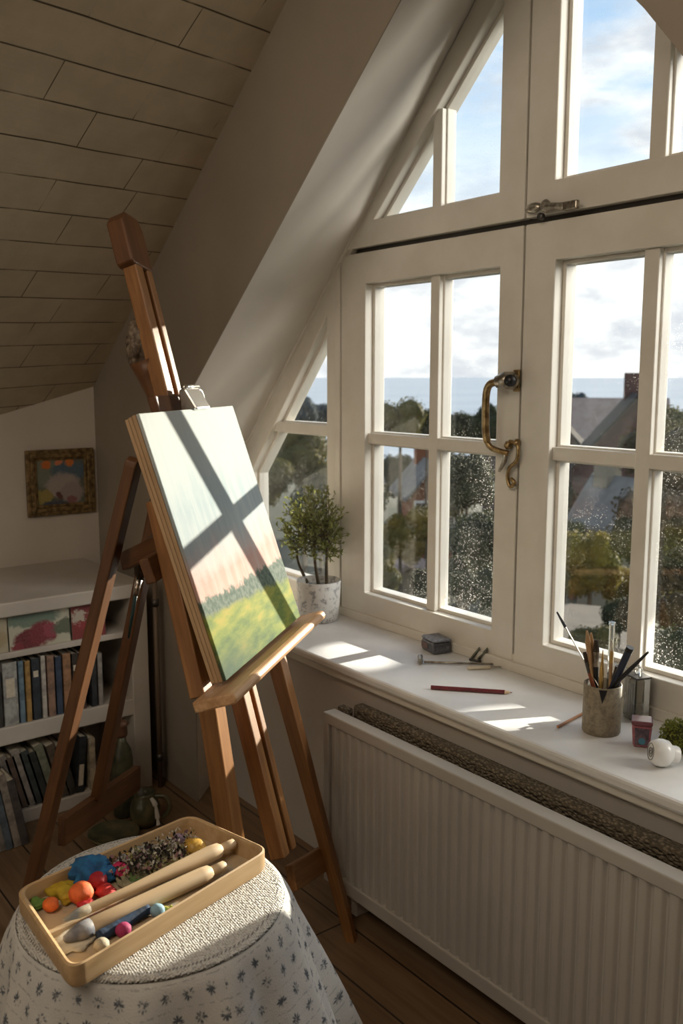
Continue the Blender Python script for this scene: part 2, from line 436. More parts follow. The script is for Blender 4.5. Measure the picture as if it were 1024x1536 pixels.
w3 = sash('window_3', [(-2.880, 2.238), (-1.984, 2.238), (-1.984, 3.19)], [(-2.720, 2.330), (-2.092, 2.330), (-2.092, 2.945)],
          [(-2.418, -2.374, 2.33, 2.655)], panes=[([(-2.73, 2.325), (-2.085, 2.325), (-2.085, 2.955)], 0)])
w4 = sash('window_4', [(-1.976, 2.238), (-.95, 2.238), (-1.90, 3.24), (-1.976, 3.19)], [(-1.866, 2.336), (-1.20, 2.336), (-1.80, 2.97), (-1.866, 2.97)],
          [(-1.556, -1.505, 2.33, 2.72)], panes=[([(-1.872, 2.33), (-1.19, 2.33), (-1.80, 2.98), (-1.872, 2.98)], 0)])
w5 = sash('window_5', [(-3.705, .784), (-2.954, .784), (-2.954, 2.16), (-3.705, 1.36)], [(-3.60, .86), (-3.012, .86), (-3.012, 1.992), (-3.60, 1.31)],
          [(-3.60, -3.012, 1.508, 1.552)], panes=[([(-3.605, .855), (-3.007, .855), (-3.007, 2.0), (-3.605, 1.31)], 0)])
w6 = sash('window_6', [(-1.076, .784), (-.25, .784), (-.25, 1.47), (-.93, 2.218), (-1.076, 2.218)], [(-.97, .893), (-.37, .893), (-.37, 1.40), (-.92, 1.98), (-.97, 1.98)],
          [(-.97, -.37, zm0, zm1)], panes=[([(-.975, .888), (-.365, .888), (-.365, 1.41), (-.91, 1.99), (-.975, 1.99)], 1)])
# dark gap strips seen between the casements are real gaps; a stop bar closes them behind
bm = NB(); bx(bm, -2.92, -.86, FR + .03, FR + .06, 2.20, 2.25); bx(bm, -2.00, -1.96, FR + .04, FR + .065, .78, 3.2)
bx(bm, -1.10, -1.06, FR + .04, FR + .065, .78, 2.2); bx(bm, -2.96, -2.90, FR + .04, FR + .065, .78, 2.2); bx(bm, -3.74, -.2, FR + .04, FR + .065, .77, .80)
struct('trim_4', bm, M['dark_steel'])

# casement handle and stay on the left casement
h = thing('casement_handle', at_y(768, 572, FR)); h.parent = w1; h.matrix_basis = world(w1).inverted() @ Matrix.Translation(at_y(768, 572, FR))
def P(px, py, Y): return at_y(px, py, Y)
bm = NB(); c = P(775, 571, FR - .003); bx(bm, c.x - .013, c.x + .013, FR - .008, FR, c.z - .035, c.z + .035); obj('back_plate', bm, M['brass'], h, bevel=.003)
bm = NB()
tube(bm, [P(772, 571, FR - .004), P(768, 571, FR - .02), P(757, 571, FR - .045), P(744, 573, FR - .055)], [.020, .029, .029, .019], 18)
obj('boss', bm, M['nickel'], h, smooth=True)
bm = NB(); tube(bm, [P(766, 571, FR - .034), P(764, 571, FR - .06)], [.021, .018], 14); obj('boss_cap', bm, M['black'], h, smooth=True)
bm = NB()
pts = curve([P(745, 573, FR - .05), P(734, 577, FR - .055), P(729, 592, FR - .055), P(728, 625, FR - .05), P(729, 655, FR - .045), P(735, 670, FR - .04), P(750, 677, FR - .03), P(762, 680, FR - .02)])
tube(bm, pts, [.010 if i > 26 else .0125 for i in range(len(pts))], 12); obj('lever', bm, M['brass'], h, smooth=True)
bm = NB(); res = curve([P(764, 662, FR - .012), P(776, 668, FR - .018), P(775, 690, FR - .02), P(764, 702, FR - .02), P(761, 718, FR - .02), P(765, 730, FR - .02), P(771, 724, FR - .02), P(766, 718, FR - .02)])
tube(bm, res, .0065, 10); blob(bm, P(762, 668, FR - .016), .014, .3, 3, 2); blob(bm, P(775, 664, FR - .014), .012, .3, 3, 2, 4)
obj('hook', bm, M['brass'], h, smooth=True)
bm = NB(); pts = curve([P(757, 678, FR - .02), P(756, 692, FR - .026), P(748, 707, FR - .026)]); tube(bm, pts, [.011 - .0005 * i for i in range(len(pts))], 10); obj('thumb_tab', bm, M['nickel'], h, smooth=True)
l = thing('fanlight_latch', (0, 0, 0)); l.parent = w4; l.matrix_basis = world(w4).inverted() @ Matrix.Translation(at_y(822, 312, FR))
bm = NB(); blob(bm, P(800, 312, FR - .016), (.032, .014, .016), .1, 2, 3, 2); blob(bm, P(818, 309, FR - .024), (.017, .015, .020), .05, 2, 3, 5); obj('latch_body', bm, M['nickel'], l, smooth=True)
bm = NB(); tube(bm, [P(818, 310, FR - .03), P(836, 309, FR - .032), P(848, 309, FR - .034)], [.012, .010, .012], 12)
c = P(856, 308, FR - .034); bx(bm, c.x - .026, c.x + .026, c.y - .008, c.y + .008, c.z - .013, c.z + .013); obj('latch_arm', bm, M['nickel'], l, bevel=.004)
bm = NB(); c = P(813, 325, FR - .02); tube(bm, [c, c + V((0, -.012, 0))], .011, 14); obj('latch_screw', bm, M['dark_steel'], l, smooth=True)

# ------------------------------------------------------------------ radiator
rad = thing('radiator', (-1.45, 1.74, 0), 'long cream panel radiator with vertical ribs under the window sill', 'radiator')
x0, x1, yf, z0, z1 = -2.285, -.55, 1.70, .085, .672
bm = NB(); pitch = .0395; n = int((x1 - x0 - .05) / pitch); prof = []
for i in range(n * 12 + 1):
    q = (i / 12) % 1.0; q = min(q, 1 - q)
    prof.append((x0 + .028 + i / 12 * pitch, yf + .001 + .013 * math.exp(-(q / .15) ** 2)))
A = [bm.verts.new((x, y, z0 + .04)) for x, y in prof]; B = [bm.verts.new((x, y, z1 - .03)) for x, y in prof]
for i in range(len(prof) - 1): bm.faces.new([A[i], A[i + 1], B[i + 1], B[i]])
obj('ribbed_panel', bm, M['rad'], rad, smooth=True)
bm = NB(); plate(bm, rect(x0, x1, z0, z1), [rect(x0 + .028, x1 - .028, z0 + .047, z1 - .037)], yf - .004, yf + .045)
obj('panel_border', bm, M['rad'], rad, bevel=.004)
bm = NB(); bx(bm, x0 + .02, x1 - .02, yf + .02, yf + .04, z0 + .03, z1 - .02); obj('panel_back', bm, M['rad'], rad)
t = NT('lagging'); co = t.coord('Object'); nz = t.noise(co, 70, 4, .7); br = t.n('ShaderNodeTexVoronoi', {'Vector': t.coord('Object', (1, 1.6, 1.6)), 'Scale': 85.0})
b_ = t.bsdf(Roughness=.95); t.set(b_.inputs['Base Color'], t.mix(t.rng(br.outputs['Distance'], .1, .6), (.30, .25, .18), (.12, .095, .065))); t.set(b_.inputs['Normal'], t.bump(br.outputs['Distance'], 1.0, .012))
M['lag'] = t.m
bm = NB(); bx(bm, x0 + .01, x0 + .06, yf + .048, yf + .074, z0 + .05, z1 + .010); bx(bm, x0 + .06, x1, yf + .049, yf + .056, z0 + .05, z1 - .012); obj('convector_grille', bm, M['lag'], rad, bevel=.012)
bm = NB(); bx(bm, x0 + .050, x1, yf + .078, yf + .122, z0 + .05, z1 + .020); obj('rear_panel', bm, M['lag'], rad, bevel=.012)
for s in (x0 + .12, x1 - .12):
    bm = NB(); bx(bm, s - .015, s + .015, yf + .03, yf + .10, 0, z0 + .06); obj('foot', bm, M['rad'], rad, bevel=.003)
bm = NB(); tube(bm, [(x0 + .04, yf + .09, 0), (x0 + .04, yf + .09, z0 + .05)], .009, 10); obj('supply_pipe', bm, M['rad'], rad, smooth=True)

# ------------------------------------------------------------------ easel
FC = at_z(530, 1428, 0)
ea, et = math.radians(128), math.radians(18)
EU = V((math.cos(ea), math.sin(ea), 0)); en = V((EU.y, -EU.x, 0))
EN = en * math.cos(et) + V((0, 0, math.sin(et))); EV = -en * math.sin(et) + V((0, 0, math.cos(et)))
def E(a, b, n=0.0): return FC + EU * a + EV * b + EN * n
def EP(px, py, off=0.0): return at_p(px, py, E(0, 0, off), EN)
easel = thing('easel', V((-2.2, 1.25, 0)), 'tall brown wooden studio easel holding the landscape canvas', 'easel')
# slotted mast
mt, mb = (.098, 2.28), (-.205, .44)
def mast(s, off): return E(mb[0] + (mt[0] - mb[0]) * s + off * .986, mb[1] + (mt[1] - mb[1]) * s - off * .16, -.02)
beam('mast_rail', mast(0, -.028), mast(1, -.028), .046, .045, EU, M['easel'], easel)
beam('mast_rail', mast(.0, .036), mast(1, .036), .032, .045, EU, M['easel'], easel)
bm = NB(); mh = zframe(mast(.955, .004), mast(1.035, .004), EU)
hl = (mast(1.035, 0) - mast(.955, 0)).length
o = [(-.075, -.01), (-.058, -.02), (.050, -.02), (.050, hl * .75), (.030, hl), (-.045, hl), (-.075, hl * .8)]
A = [bm.verts.new((x, -.026, z)) for x, z in o]; B = [bm.verts.new((x, .030, z)) for x, z in o]
bm.faces.new(A); bm.faces.new(B[::-1])
for i in range(len(o)): bm.faces.new([A[i], A[(i + 1) % len(o)], B[(i + 1) % len(o)], B[i]])
obj('mast_head', bm, M['easel_dark'], easel, bevel=.006, mtx=mh)
# front legs
pA0 = EP(303, 1045, -.02); pAu = EP(236, 752, -.03)
beam('leg_upper', pA0, pAu, .058, .045, EU, M['easel'], easel)
beam('front_leg', V((-1.975, 1.235, 0)), EP(316, 1050, -.02), .068, .05, EU, M['easel'], easel)
beam('front_leg', EP(530, 1421, -.02), E(.26, 1.5, -.02), .036, .030, EU, M['easel'], easel, taper=1.95)
# cross members of the front frame
beam('crossbar', EP(436, 1318, -.045), EP(492, 1283, -.045), .075, .026, EV, M['easel'], easel)
beam('crossbar', E(-.36, 1.33, -.065), E(.25, 1.36, -.065), .07, .03, EV, M['easel_dark'], easel)
# rear frame
D0 = at_z(30, 1400, 0)
D1 = at_p(203, 686, E(0, 0, -.13), EN)
rn = (D1 - D0).cross(EU).normalized()
def RP(px, py): return at_p(px, py, D0, rn)
beam('rear_leg', D0, D1, .052, .036, EU, M['easel_dark'], easel, roundtop=True)
beam('rear_leg', RP(147, 1195), RP(243, 720), .052, .036, EU, M['easel_dark'], easel)
g0, g1 = RP(92, 1248), RP(206, 1166)
beam('rear_crossbar', g0, g1, .095, .028, V((0, 0, 1)), M['easel_dark'], easel)
beam('hinge_bar', RP(186, 842), EP(262, 806, -.05), .055, .028, V((0, 0, 1)), M['easel_dark'], easel)
beam('hinge_bar', RP(222, 818), EP(262, 790, -.06), .04, .022, V((0, 0, 1)), M['easel_dark'], easel)
for (px, py, q) in ((190, 842, RP), (212, 832, RP), (236, 822, RP)):
    bm = NB(); c = q(px, py) + EN * .02; tube(bm, [c, c + EN * .022], .010, 12); obj('hinge_bolt', bm, M['dark_steel'], easel, smooth=True)
# ledge
bm = NB()
lm = frame_at(E(0, .972, 0), EU, EN, EV)
o = [(0, .0), (.115, .0), (.122, .012), (.118, .026), (.105, .030), (0, .030)]
A = [bm.verts.new((-.475, y - .0, z - .012)) for y, z in o]; B = [bm.verts.new((.365, y, z - .012)) for y, z in o]
bm.faces.new(A); bm.faces.new(B[::-1])
for i in range(len(o)): bm.faces.new([A[i], A[(i + 1) % len(o)], B[(i + 1) % len(o)], B[i]])
M['ledge_x'] = wood('ledge_wood_x', (.44, .24, .11), (.66, .42, .23), 1.0, .5, 'x')
obj('canvas_ledge', bm, M['ledge_x'], easel, bevel=.005, mtx=lm)
# upper clamp block with the steel clip
bm = NB(); cm = frame_at(E(-.02, 1.765, -.02), EU, EN, EV)
bx(bm, -.115, .085, .0, .028, -.045, .018); obj('clamp_block', bm, M['easel_dark'], easel, bevel=.004, mtx=cm)
clip = NB(); cm2 = frame_at(E(.015, 1.735, .05), EU, EN, EV)
o = [(-.030, -.018), (.030, -.018), (.012, .052), (-.012, .052)]
vs = []
for x0_, s in ((-.055, 0), (.045, 0)):
    vs.append([clip.verts.new((x0_, y, z)) for y, z in o])
clip.faces.new(vs[0]); clip.faces.new(vs[1][::-1])
for i in range(4): clip.faces.new([vs[0][i], vs[0][(i + 1) % 4], vs[1][(i + 1) % 4], vs[1][i]])
co_ = obj('clip', clip, M['steel'], easel, bevel=.006, mtx=cm2)
bm = NB(); pts = [cm2 @ V((.064 + .017 * math.cos(a * PI / 8), .0, .03 + .018 * math.sin(a * PI / 8))) for a in range(-5, 12)]
tube(bm, pts, .0055, 8); obj('clip_ring', bm, M['steel'], co_, smooth=True)
bm = NB(); tube(bm, [cm2 @ V((-.05, .005, .055)), cm2 @ V((.05, .005, .055))], .009, 10); obj('clip_roll', bm, M['steel'], co_, smooth=True)
# carved post with a gnarled knob behind the mast
bm = NB(); tube(bm, [EP(246, 625, -.06), EP(236, 590, -.06), EP(224, 560, -.06), EP(216, 540, -.06)], [.030, .034, .040, .046], 12); fp = obj('carved_post', bm, M['easel_dark'], easel, smooth=True)
M['knob'] = plain('knob', (.07, .045, .03), .6, (.22, .17, .12), 60, .6, 70)
bm = NB(); blob(bm, EP(210, 520, -.065), (.040, .040, .075), .35, 2.2, 4, 3); obj('carved_knob', bm, M['knob'], fp, smooth=True)

# ------------------------------------------------------------------ canvas
def canvas_mat():
    t = NT('landscape_painting'); co = t.coord('Object'); sp = t.n('ShaderNodeSeparateXYZ', {0: co})
    u = t.math('DIVIDE', sp.outputs[0], .65); v = t.math('DIVIDE', sp.outputs[2], .72)       # 0..1
    nz = t.noise(co, 9, 5, .65); nz2 = t.noise(t.coord('Object', (30, 1, 5)), 1.0, 4)
    vv = t.math('ADD', v, t.math('MULTIPLY', t.math('SUBTRACT', nz, .5), .22))
    r = t.n('ShaderNodeValToRGB', {0: vv}); e = r.color_ramp.elements
    e[0].position = .30; e[0].color = (.78, .50, .42, 1); e[1].position = .95; e[1].color = (.66, .72, .72, 1)
    for p, c in ((.36, (.76, .45, .38, 1)), (.42, (.72, .60, .57, 1)), (.50, (.52, .60, .63, 1)), (.62, (.47, .58, .63, 1)), (.78, (.60, .68, .70, 1))):
        el = e.new(p); el.color = c
    sky = t.mix(t.rng(nz2, .35, .7, 0, .35), r.outputs[0], (.80, .82, .80))
    h = t.math('SUBTRACT', .30, t.math('MULTIPLY', u, .055))
    hn = t.math('ADD', h, t.math('MULTIPLY', t.math('SUBTRACT', t.noise(co, 26, 4, .6), .5), .10))
    hb = t.math('ADD', hn, t.math('MULTIPLY', t.rng(u, .35, .85), .035))
    treec = t.mix(t.rng(t.noise(co, 60, 3), .35, .65), (.10, .15, .12), (.22, .27, .22))
    col = t.mix(t.rng(t.math('SUBTRACT', hb, v), -.006, .012), sky, treec)
    g = t.noise(t.coord('Object', (5, 5, 16), (0, .5, 0)), 1.5, 5, .6)
    fr = t.n('ShaderNodeValToRGB', {0: t.math('ADD', t.math('MULTIPLY', g, .75), t.math('MULTIPLY', v, .5))}); e = fr.color_ramp.elements
    e[0].position = .26; e[0].color = (.10, .16, .08, 1); e[1].position = .68; e[1].color = (.62, .42, .13, 1)
    for p, c in ((.38, (.21, .29, .08, 1)), (.50, (.38, .41, .09, 1)), (.58, (.52, .44, .10, 1))):
        el = e.new(p); el.color = c
    dark = t.math('MULTIPLY', t.rng(v, .16, .02), t.rng(u, .7, .0))
    fld = t.mix(t.math('MULTIPLY', dark, .8), fr.outputs[0], (.07, .12, .10))
    hf = t.math('SUBTRACT', t.math('SUBTRACT', h, .055), t.math('MULTIPLY', t.math('SUBTRACT', t.noise(co, 14, 3), .5), .06))
    col = t.mix(t.rng(t.math('SUBTRACT', hf, v), -.012, .02), col, fld)
    col = t.mix(1.0, col, (.60, .60, .60), 'MULTIPLY'); b = t.bsdf(Roughness=.75); t.set(b.inputs['Specular IOR Level'], .12); t.set(b.inputs['Base Color'], col)
    t.set(b.inputs['Normal'], t.bump(t.math('ADD', t.noise(co, 160, 2), t.math('MULTIPLY', g, .6)), .25, .0015)); return t.m
ca0, ca1, cb0, cb1 = -.385, .278, 1.002, 1.722
cnv = thing('landscape_canvas', E(-.05, cb0, .05), 'stretched canvas landscape of green field under pink clouds, on the easel', 'painting')
mcv = frame_at(E(ca0, cb0, .066), EU, -EN, EV)
bm = NB(); w_, h_ = ca1 - ca0, cb1 - cb0; bx(bm, 0, w_, 0, .010, 0, h_); obj('painted_canvas', bm, canvas_mat(), cnv, bevel=.003, mtx=mcv)
bm = NB()
for k, (y0_, y1_) in enumerate(((.0105, .022), (.0235, .034), (.0355, .046))):
    d = .002 * k
    bx(bm, d, .045, y0_, y1_, 0, h_ - d); bx(bm, w_ - .045, w_ - d, y0_, y1_, 0, h_ - d); bx(bm, .045, w_ - .045, y0_, y1_, 0, .045); bx(bm, .045, w_ - .045, y0_, y1_, h_ - .045, h_ - d)
obj('stretcher_bars', bm, M['stretch'], cnv, bevel=.002, mtx=mcv)

# brush hanging at the rear leg
p = RP(196, 868) + EN * .03
br_ = thing('paint_brush', RP(190, 900) + EN * .03, 'dark paint brush hanging head up between the two rear easel legs', 'brush')
bm = NB(); tube(bm, [RP(191, 895) + EN * .03, RP(181, 960) + EN * .03], [.007, .004], 10); obj('handle', bm, plain('brush_handle_teal', (.02, .07, .075), .4), br_, smooth=True)
bm = NB(); tube(bm, [RP(196, 872) + EN * .03, RP(191, 896) + EN * .03], [.012, .009], 10); obj('ferrule', bm, M['steel'], br_, smooth=True)
bm = NB(); blob(bm, RP(199, 860) + EN * .03, (.018, .018, .028), .5, 3, 3, 2); obj('bristles', bm, M['soil'], br_, smooth=True)

# ------------------------------------------------------------------ side table, cloth, tray
TC = V((-1.608, .760, 0)); TZ = .70
tab = thing('round_side_table', TC, 'small round side table hidden under the patterned cloth', 'table')
bm = NB(); lathe(bm, [(0, .655), (.255, .655), (.258, .665), (.258, .685), (.255, .690), (0, .690)], Matrix.Translation(TC), 40); obj('table_top', bm, M['easel_dark'], tab)
bm = NB(); lathe(bm, [(.0, .03), (.04, .03), (.03, .1), (.025, .35), (.04, .6), (.05, .655), (0, .655)], Matrix.Translation(TC), 20); obj('pedestal', bm, M['easel_dark'], tab, smooth=True)
for k in range(3):
    a = k * 2 * PI / 3 + .4; d = V((math.cos(a), math.sin(a), 0)); beam('foot', TC + d * .02 + V((0, 0, .10)), TC + d * .22 + V((0, 0, .012)), .04, .024, V((0, 0, 1)), M['easel_dark'], tab)

def cloth_mat():
    t = NT('patterned_cloth'); uv = t.n('ShaderNodeUVMap').outputs[0]
    nz = t.noise(uv, 30, 3, .5, col=True); off = t.n('ShaderNodeVectorMath', {0: nz, 1: (.012, .012, 0)}, operation='MULTIPLY').outputs[0]
    p = t.n('ShaderNodeVectorMath', {0: uv, 1: off}, operation='ADD').outputs[0]
    sp = t.n('ShaderNodeSeparateXYZ', {0: p}); S = 21.0
    row = t.math('FLOOR', t.math('MULTIPLY', sp.outputs[1], S)); half = t.math('MULTIPLY', t.math('MODULO', row, 2.0), .5)
    fx = t.math('SUBTRACT', t.math('FRACT', t.math('ADD', t.math('MULTIPLY', sp.outputs[0], S), half)), .5)
    fy = t.math('SUBTRACT', t.math('FRACT', t.math('MULTIPLY', sp.outputs[1], S)), .5)
    ax, ay = t.math('ABSOLUTE', fx), t.math('ABSOLUTE', fy)
    r = t.math('SQRT', t.math('ADD', t.math('MULTIPLY', fx, fx), t.math('MULTIPLY', fy, fy)))
    cross = t.math('MULTIPLY', t.math('MINIMUM', ax, ay), 1.0)
    dia = t.math('MULTIPLY', t.math('ABSOLUTE', t.math('SUBTRACT', ax, ay)), .7)
    star = t.math('MINIMUM', cross, t.math('ADD', dia, .02))
    f = t.math('MULTIPLY', t.rng(star, .085, .03), t.rng(r, .31, .18))
    f = t.math('MULTIPLY', f, t.rng(t.noise(uv, 75, 3), .38, .56, .05, .9))
    ln = t.math('MULTIPLY', t.rng(t.math('ABSOLUTE', t.math('SUBTRACT', ay, .5)), .05, .02), t.rng(t.noise(uv, 90, 2), .45, .6, 0, .3))
    base = t.mix(t.rng(t.noise(uv, 8, 4), .3, .7), (.62, .60, .57), (.52, .51, .50))
    col = t.mix(t.math('MAXIMUM', f, ln), base, (.035, .05, .075))
    wv = t.n('ShaderNodeTexWave', {'Vector': uv, 'Scale': 150.0, 'Distortion': .4}).outputs['Fac']
    hh = t.math('ADD', t.noise(uv, 260, 2), t.math('MULTIPLY', wv, .3))
    b = t.bsdf(Roughness=.95); t.set(b.inputs['Base Color'], col); t.set(b.inputs['Normal'], t.bump(hh, .5, .003)); return t.m
def knit_mat():
    t = NT('knitted_cotton'); co = t.coord('Object')
    sp = t.n('ShaderNodeSeparateXYZ', {0: co})
    a = t.math('SINE', t.math('MULTIPLY', t.math('ADD', sp.outputs[0], sp.outputs[1]), 720.0)); b0 = t.math('SINE', t.math('MULTIPLY', t.math('SUBTRACT', sp.outputs[0], sp.outputs[1]), 620.0))
    vk = t.n('ShaderNodeTexVoronoi', {'Vector': co, 'Scale': 185.0}); h = t.math('ADD', t.math('MULTIPLY', t.math('MULTIPLY', a, b0), .22), t.math('ADD', t.math('MULTIPLY', t.noise(co, 150, 3), .7), t.math('MULTIPLY', vk.outputs['Distance'], -.9)))
    rr = t.math('SQRT', t.math('ADD', t.math('POWER', sp.outputs[0], 2.0), t.math('POWER', sp.outputs[1], 2.0)))
    hole = t.rng(h, -.05, -.40, 0, .6)
    col = t.mix(hole, (.70, .68, .64), (.34, .32, .30))
    stitch = t.math('MULTIPLY', t.rng(t.math('ABSOLUTE', t.math('SUBTRACT', rr, .252)), .004, .001), t.rng(a, -.2, .3))
    col = t.mix(t.math('MULTIPLY', stitch, .8), col, (.16, .15, .15))
    b = t.bsdf(Roughness=.95); t.set(b.inputs['Base Color'], col); t.set(b.inputs['Normal'], t.bump(h, .9, .005)); return t.m
cl = thing('tablecloth', TC + V((0, 0, .02)), 'white tablecloth with small dark floral crosses draped over the round table', 'tablecloth')
bm = NB(); uvl = bm.loops.layers.uv.new('UVMap')
prof = [(.20, TZ - .0035, 0), (.245, TZ - .0035, 0), (.262, TZ - .006, .1), (.272, TZ - .016, .4), (.279, TZ - .035, .9), (.288, TZ - .07, 1.15), (.300, TZ - .12, 1), (.315, .52, 1), (.333, .45, 1), (.352, .37, 1), (.372, .28, 1), (.392, .18, 1), (.408, .09, 1), (.415, .03, 1)]
SEG = 220; rings = []
arc = 0; arcs = []
for i, (r, z, k) in enumerate(prof):
    if i: arc += math.hypot(r - prof[i - 1][0], z - prof[i - 1][1])
    arcs.append(arc + .25); ring = []
    dz = (TZ - z) / TZ
    for s in range(SEG):
        th = 2 * PI * s / SEG
        fold = .55 * math.sin(9 * th + 1.0 + .6 * math.sin(2 * th)) + .3 * math.sin(12 * th + 2.1) + .2 * math.sin(19 * th)
        lean = .10 * max(0, math.cos(th - math.radians(75))) + .03 * math.cos(th + 2.2)
        rr = r + k * dz * (.115 * fold + lean)
        ring.append(bm.verts.new((TC.x + rr * math.cos(th), TC.y + rr * math.sin(th), z)))
    rings.append(ring)
for i in range(len(prof) - 1):
    for s in range(SEG):
        s2 = (s + 1) % SEG
        f = bm.faces.new([rings[i][s], rings[i][s2], rings[i + 1][s2], rings[i + 1][s]])
        for lp, (ii, ss) in zip(f.loops, ((i, s), (i, s + 1), (i + 1, s + 1), (i + 1, s))): lp[uvl].uv = (ss / SEG * 2 * PI * .33, arcs[ii])
obj('skirt', bm, cloth_mat(), cl, smooth=True)
bm = NB(); lathe(bm, [(0, TZ), (.12, TZ), (.2, TZ), (.25, TZ - .0005), (.262, TZ - .003), (.268, TZ - .009), (.262, TZ - .007), (.25, TZ - .003), (0, TZ - .003)], None, 72)
obj('knitted_top', bm, knit_mat(), cl, smooth=True, mtx=Matrix.Translation((TC.x, TC.y, 0)))

# tray
RZ = TZ + .046
tc = [at_z(105, 1457, RZ), at_z(22, 1335, RZ), at_z(286, 1221, RZ), at_z(405, 1274, RZ)]
tcen = sum(tc, V()) / 4
ax = ((tc[2] - tc[1]) + (tc[3] - tc[0])).normalized(); ay = V((-ax.y, ax.x, 0))
tm = frame_at(V((tcen.x, tcen.y, TZ + .0015)), ax, ay, (0, 0, 1)); tmi = tm.inverted()
def rounded(cs, r, n=6):
    out = []
    for i in range(4):
        p, a, b = cs[i], cs[i - 1], cs[(i + 1) % 4]; da = (a - p).normalized(); db = (b - p).normalized()
        s, e = p + da * r, p + db * r
        for k in range(n + 1):
            t_ = k / n; out.append((1 - t_) ** 2 * s + 2 * t_ * (1 - t_) * p + t_ ** 2 * e)
    return out
lc = [(tmi @ p) for p in tc]
lc = [V((p.x, p.y, 0)) for p in lc]
def shr(cs, d): c = sum(cs, V()) / 4; return [c + (p - c) * (1 - d / (p - c).length * 1.35) for p in cs]
loops = [(shr(lc, .006), .030, 0.0), (lc, .034, .010), (lc, .034, .044), (shr(lc, .004), .032, .0465), (shr(lc, .009), .030, .044), (shr(lc, .012), .028, .008)]
tray = thing('wooden_tray', tm.translation, 'shallow pale wooden tray of craft scraps on the covered table', 'tray')
bm = NB(); R_ = [[bm.verts.new((p.x, p.y, z)) for p in rounded(cs, r)] for cs, r, z in loops]
for a, b in zip(R_, R_[1:]):
    for i in range(len(a)): bm.faces.new([a[i], a[(i + 1) % len(a)], b[(i + 1) % len(b)], b[i]])
bm.faces.new(R_[0][::-1]); obj('rim', bm, M['tray'], tray, mtx=tm, auto=35)
bm = NB(); a = [bm.verts.new((p.x, p.y, .008)) for p in rounded(shr(lc, .0122), .028)]; bm.faces.new(a)
t = NT('tray_floor'); co = t.coord('Object'); nz = t.noise(co, 22, 4); b_ = t.bsdf(Roughness=.6)
t.set(b_.inputs['Base Color'], t.mix(t.rng(nz, .5, .68), (.55, .42, .27), (.40, .37, .31))); obj('tray_bottom', bm, t.m, tray, mtx=tm)
TB = TZ + .0095
def TP(px, py, h=0.0): return at_z(px, py, TB + h)
def inside(p, mg=.0):
    q = tmi @ V((p.x, p.y, 0)); cs = shr(lc, .016)
    for i in range(4):
        a, b = cs[i], cs[(i + 1) % 4]; e = (b - a).normalized(); c_ = sum(cs, V()) / 4; nn = V((-e.y, e.x, 0))
        if nn.dot(c_ - a) < 0: nn = -nn
        if nn.dot(V((q.x, q.y, 0)) - a) < mg: return False
    return True
def fab(name, c, c2=None, rough=.85): return plain(name, c, rough, c2 or tuple(k * .7 for k in c), 40, .5, 90)
def ball(px, py, rpx, name, c, label, cat='ball', amp=.08, rz=.9, c2=None, sub=3, group=None, asp=1.0, rough=.7, lift=0.0):
    p = TP(px, py); r = rpx * depth(p) / FPX
    c0 = at_z(px, py, TB + r * rz + lift)
    for _ in range(40):
        if inside(c0, r * .75): break
        c0 = c0.lerp(V((tcen.x, tcen.y, c0.z)), .04)
    bm = NB(); blob(bm, (c0.x, c0.y, TB + r * rz + .0005 + lift), (r * asp, r, r * rz * .97), amp, 1.8, sub, px * .37)
    return tag(obj(name, bm, fab(name + '_mat', c, c2, rough), smooth=True), label, cat, group)
# blue crumpled cloth with a dark rim tray under the red balls
bm = NB(); blob(bm, TP(136, 1313, .012), (.046, .044, .030), .40, 2.2, 4, 1.2); bm.transform(Matrix.Translation((0, 0, .004)))
tag(obj('blue_cloth', bm, fab('blue_cloth_mat', (.02, .15, .34), (.012, .07, .19)), smooth=True), 'crumpled bright blue cloth behind the red balls in the tray', 'cloth')
ball(122, 1340, 18, 'orange_ball', (.85, .16, .04), 'large orange felt ball in the tray beside the red ones', amp=.12)
ball(146, 1322, 15, 'dark_red_ball', (.42, .012, .02), 'dark red felt ball in front of the blue cloth in the tray', amp=.12)
ball(128, 1355, 12, 'red_felt_scrap', (.62, .025, .03), 'scarlet felt scrap below the large orange ball in the tray', 'felt scrap', .3, .6, asp=1.3)
ball(158, 1337, 14, 'red_felt_roll', (.60, .03, .025), 'flat scarlet felt lump right of the orange ball in the tray', 'felt scrap', .3, .6, asp=1.2)
ball(180, 1304, 14, 'pink_felt_ball', (.70, .03, .13), 'hot pink felt ball right of the blue cloth in the tray', amp=.2, rz=.7, asp=1.2)
ball(76, 1357, 12, 'small_orange_ball', (.85, .17, .03), 'small orange ball at the left end of the tray', amp=.06)
ball(50, 1356, 12, 'green_scrap', (.14, .27, .05), 'green felt scrap beside the small orange ball', 'felt scrap', .45, .45, asp=1.3)
ball(62, 1338, 20, 'yellow_wool', (.62, .42, .03), 'yellow wool tuft in the left corner of the tray', 'wool', .6, .4, asp=1.4)
ball(292, 1270, 16, 'amber_stone', (.62, .36, .06), 'amber yellow lump at the far end of the tray', 'lump', .2, .7, asp=1.2, rough=.4)
ball(268, 1259, 9, 'lilac_ball', (.36, .25, .33), 'small lilac grey ball behind the amber lump', amp=.15)
ball(185, 1395, 12, 'magenta_ball', (.42, .03, .13), 'small magenta and white ball below the two wooden rollers', amp=.03)
ball(236, 1366, 11, 'pale_blue_ball', (.30, .50, .62), 'pale blue ball below the wooden rollers', amp=.05)
ball(152, 1418, 12, 'cream_ball', (.58, .50, .36), 'cream cork-like knob at the near edge of the tray', 'knob', amp=.05)
ball(200, 1318, 11, 'green_leaf_scrap', (.16, .27, .08), 'dull green scrap right of the pink felt ball', 'felt scrap', .5, .4, asp=1.5)
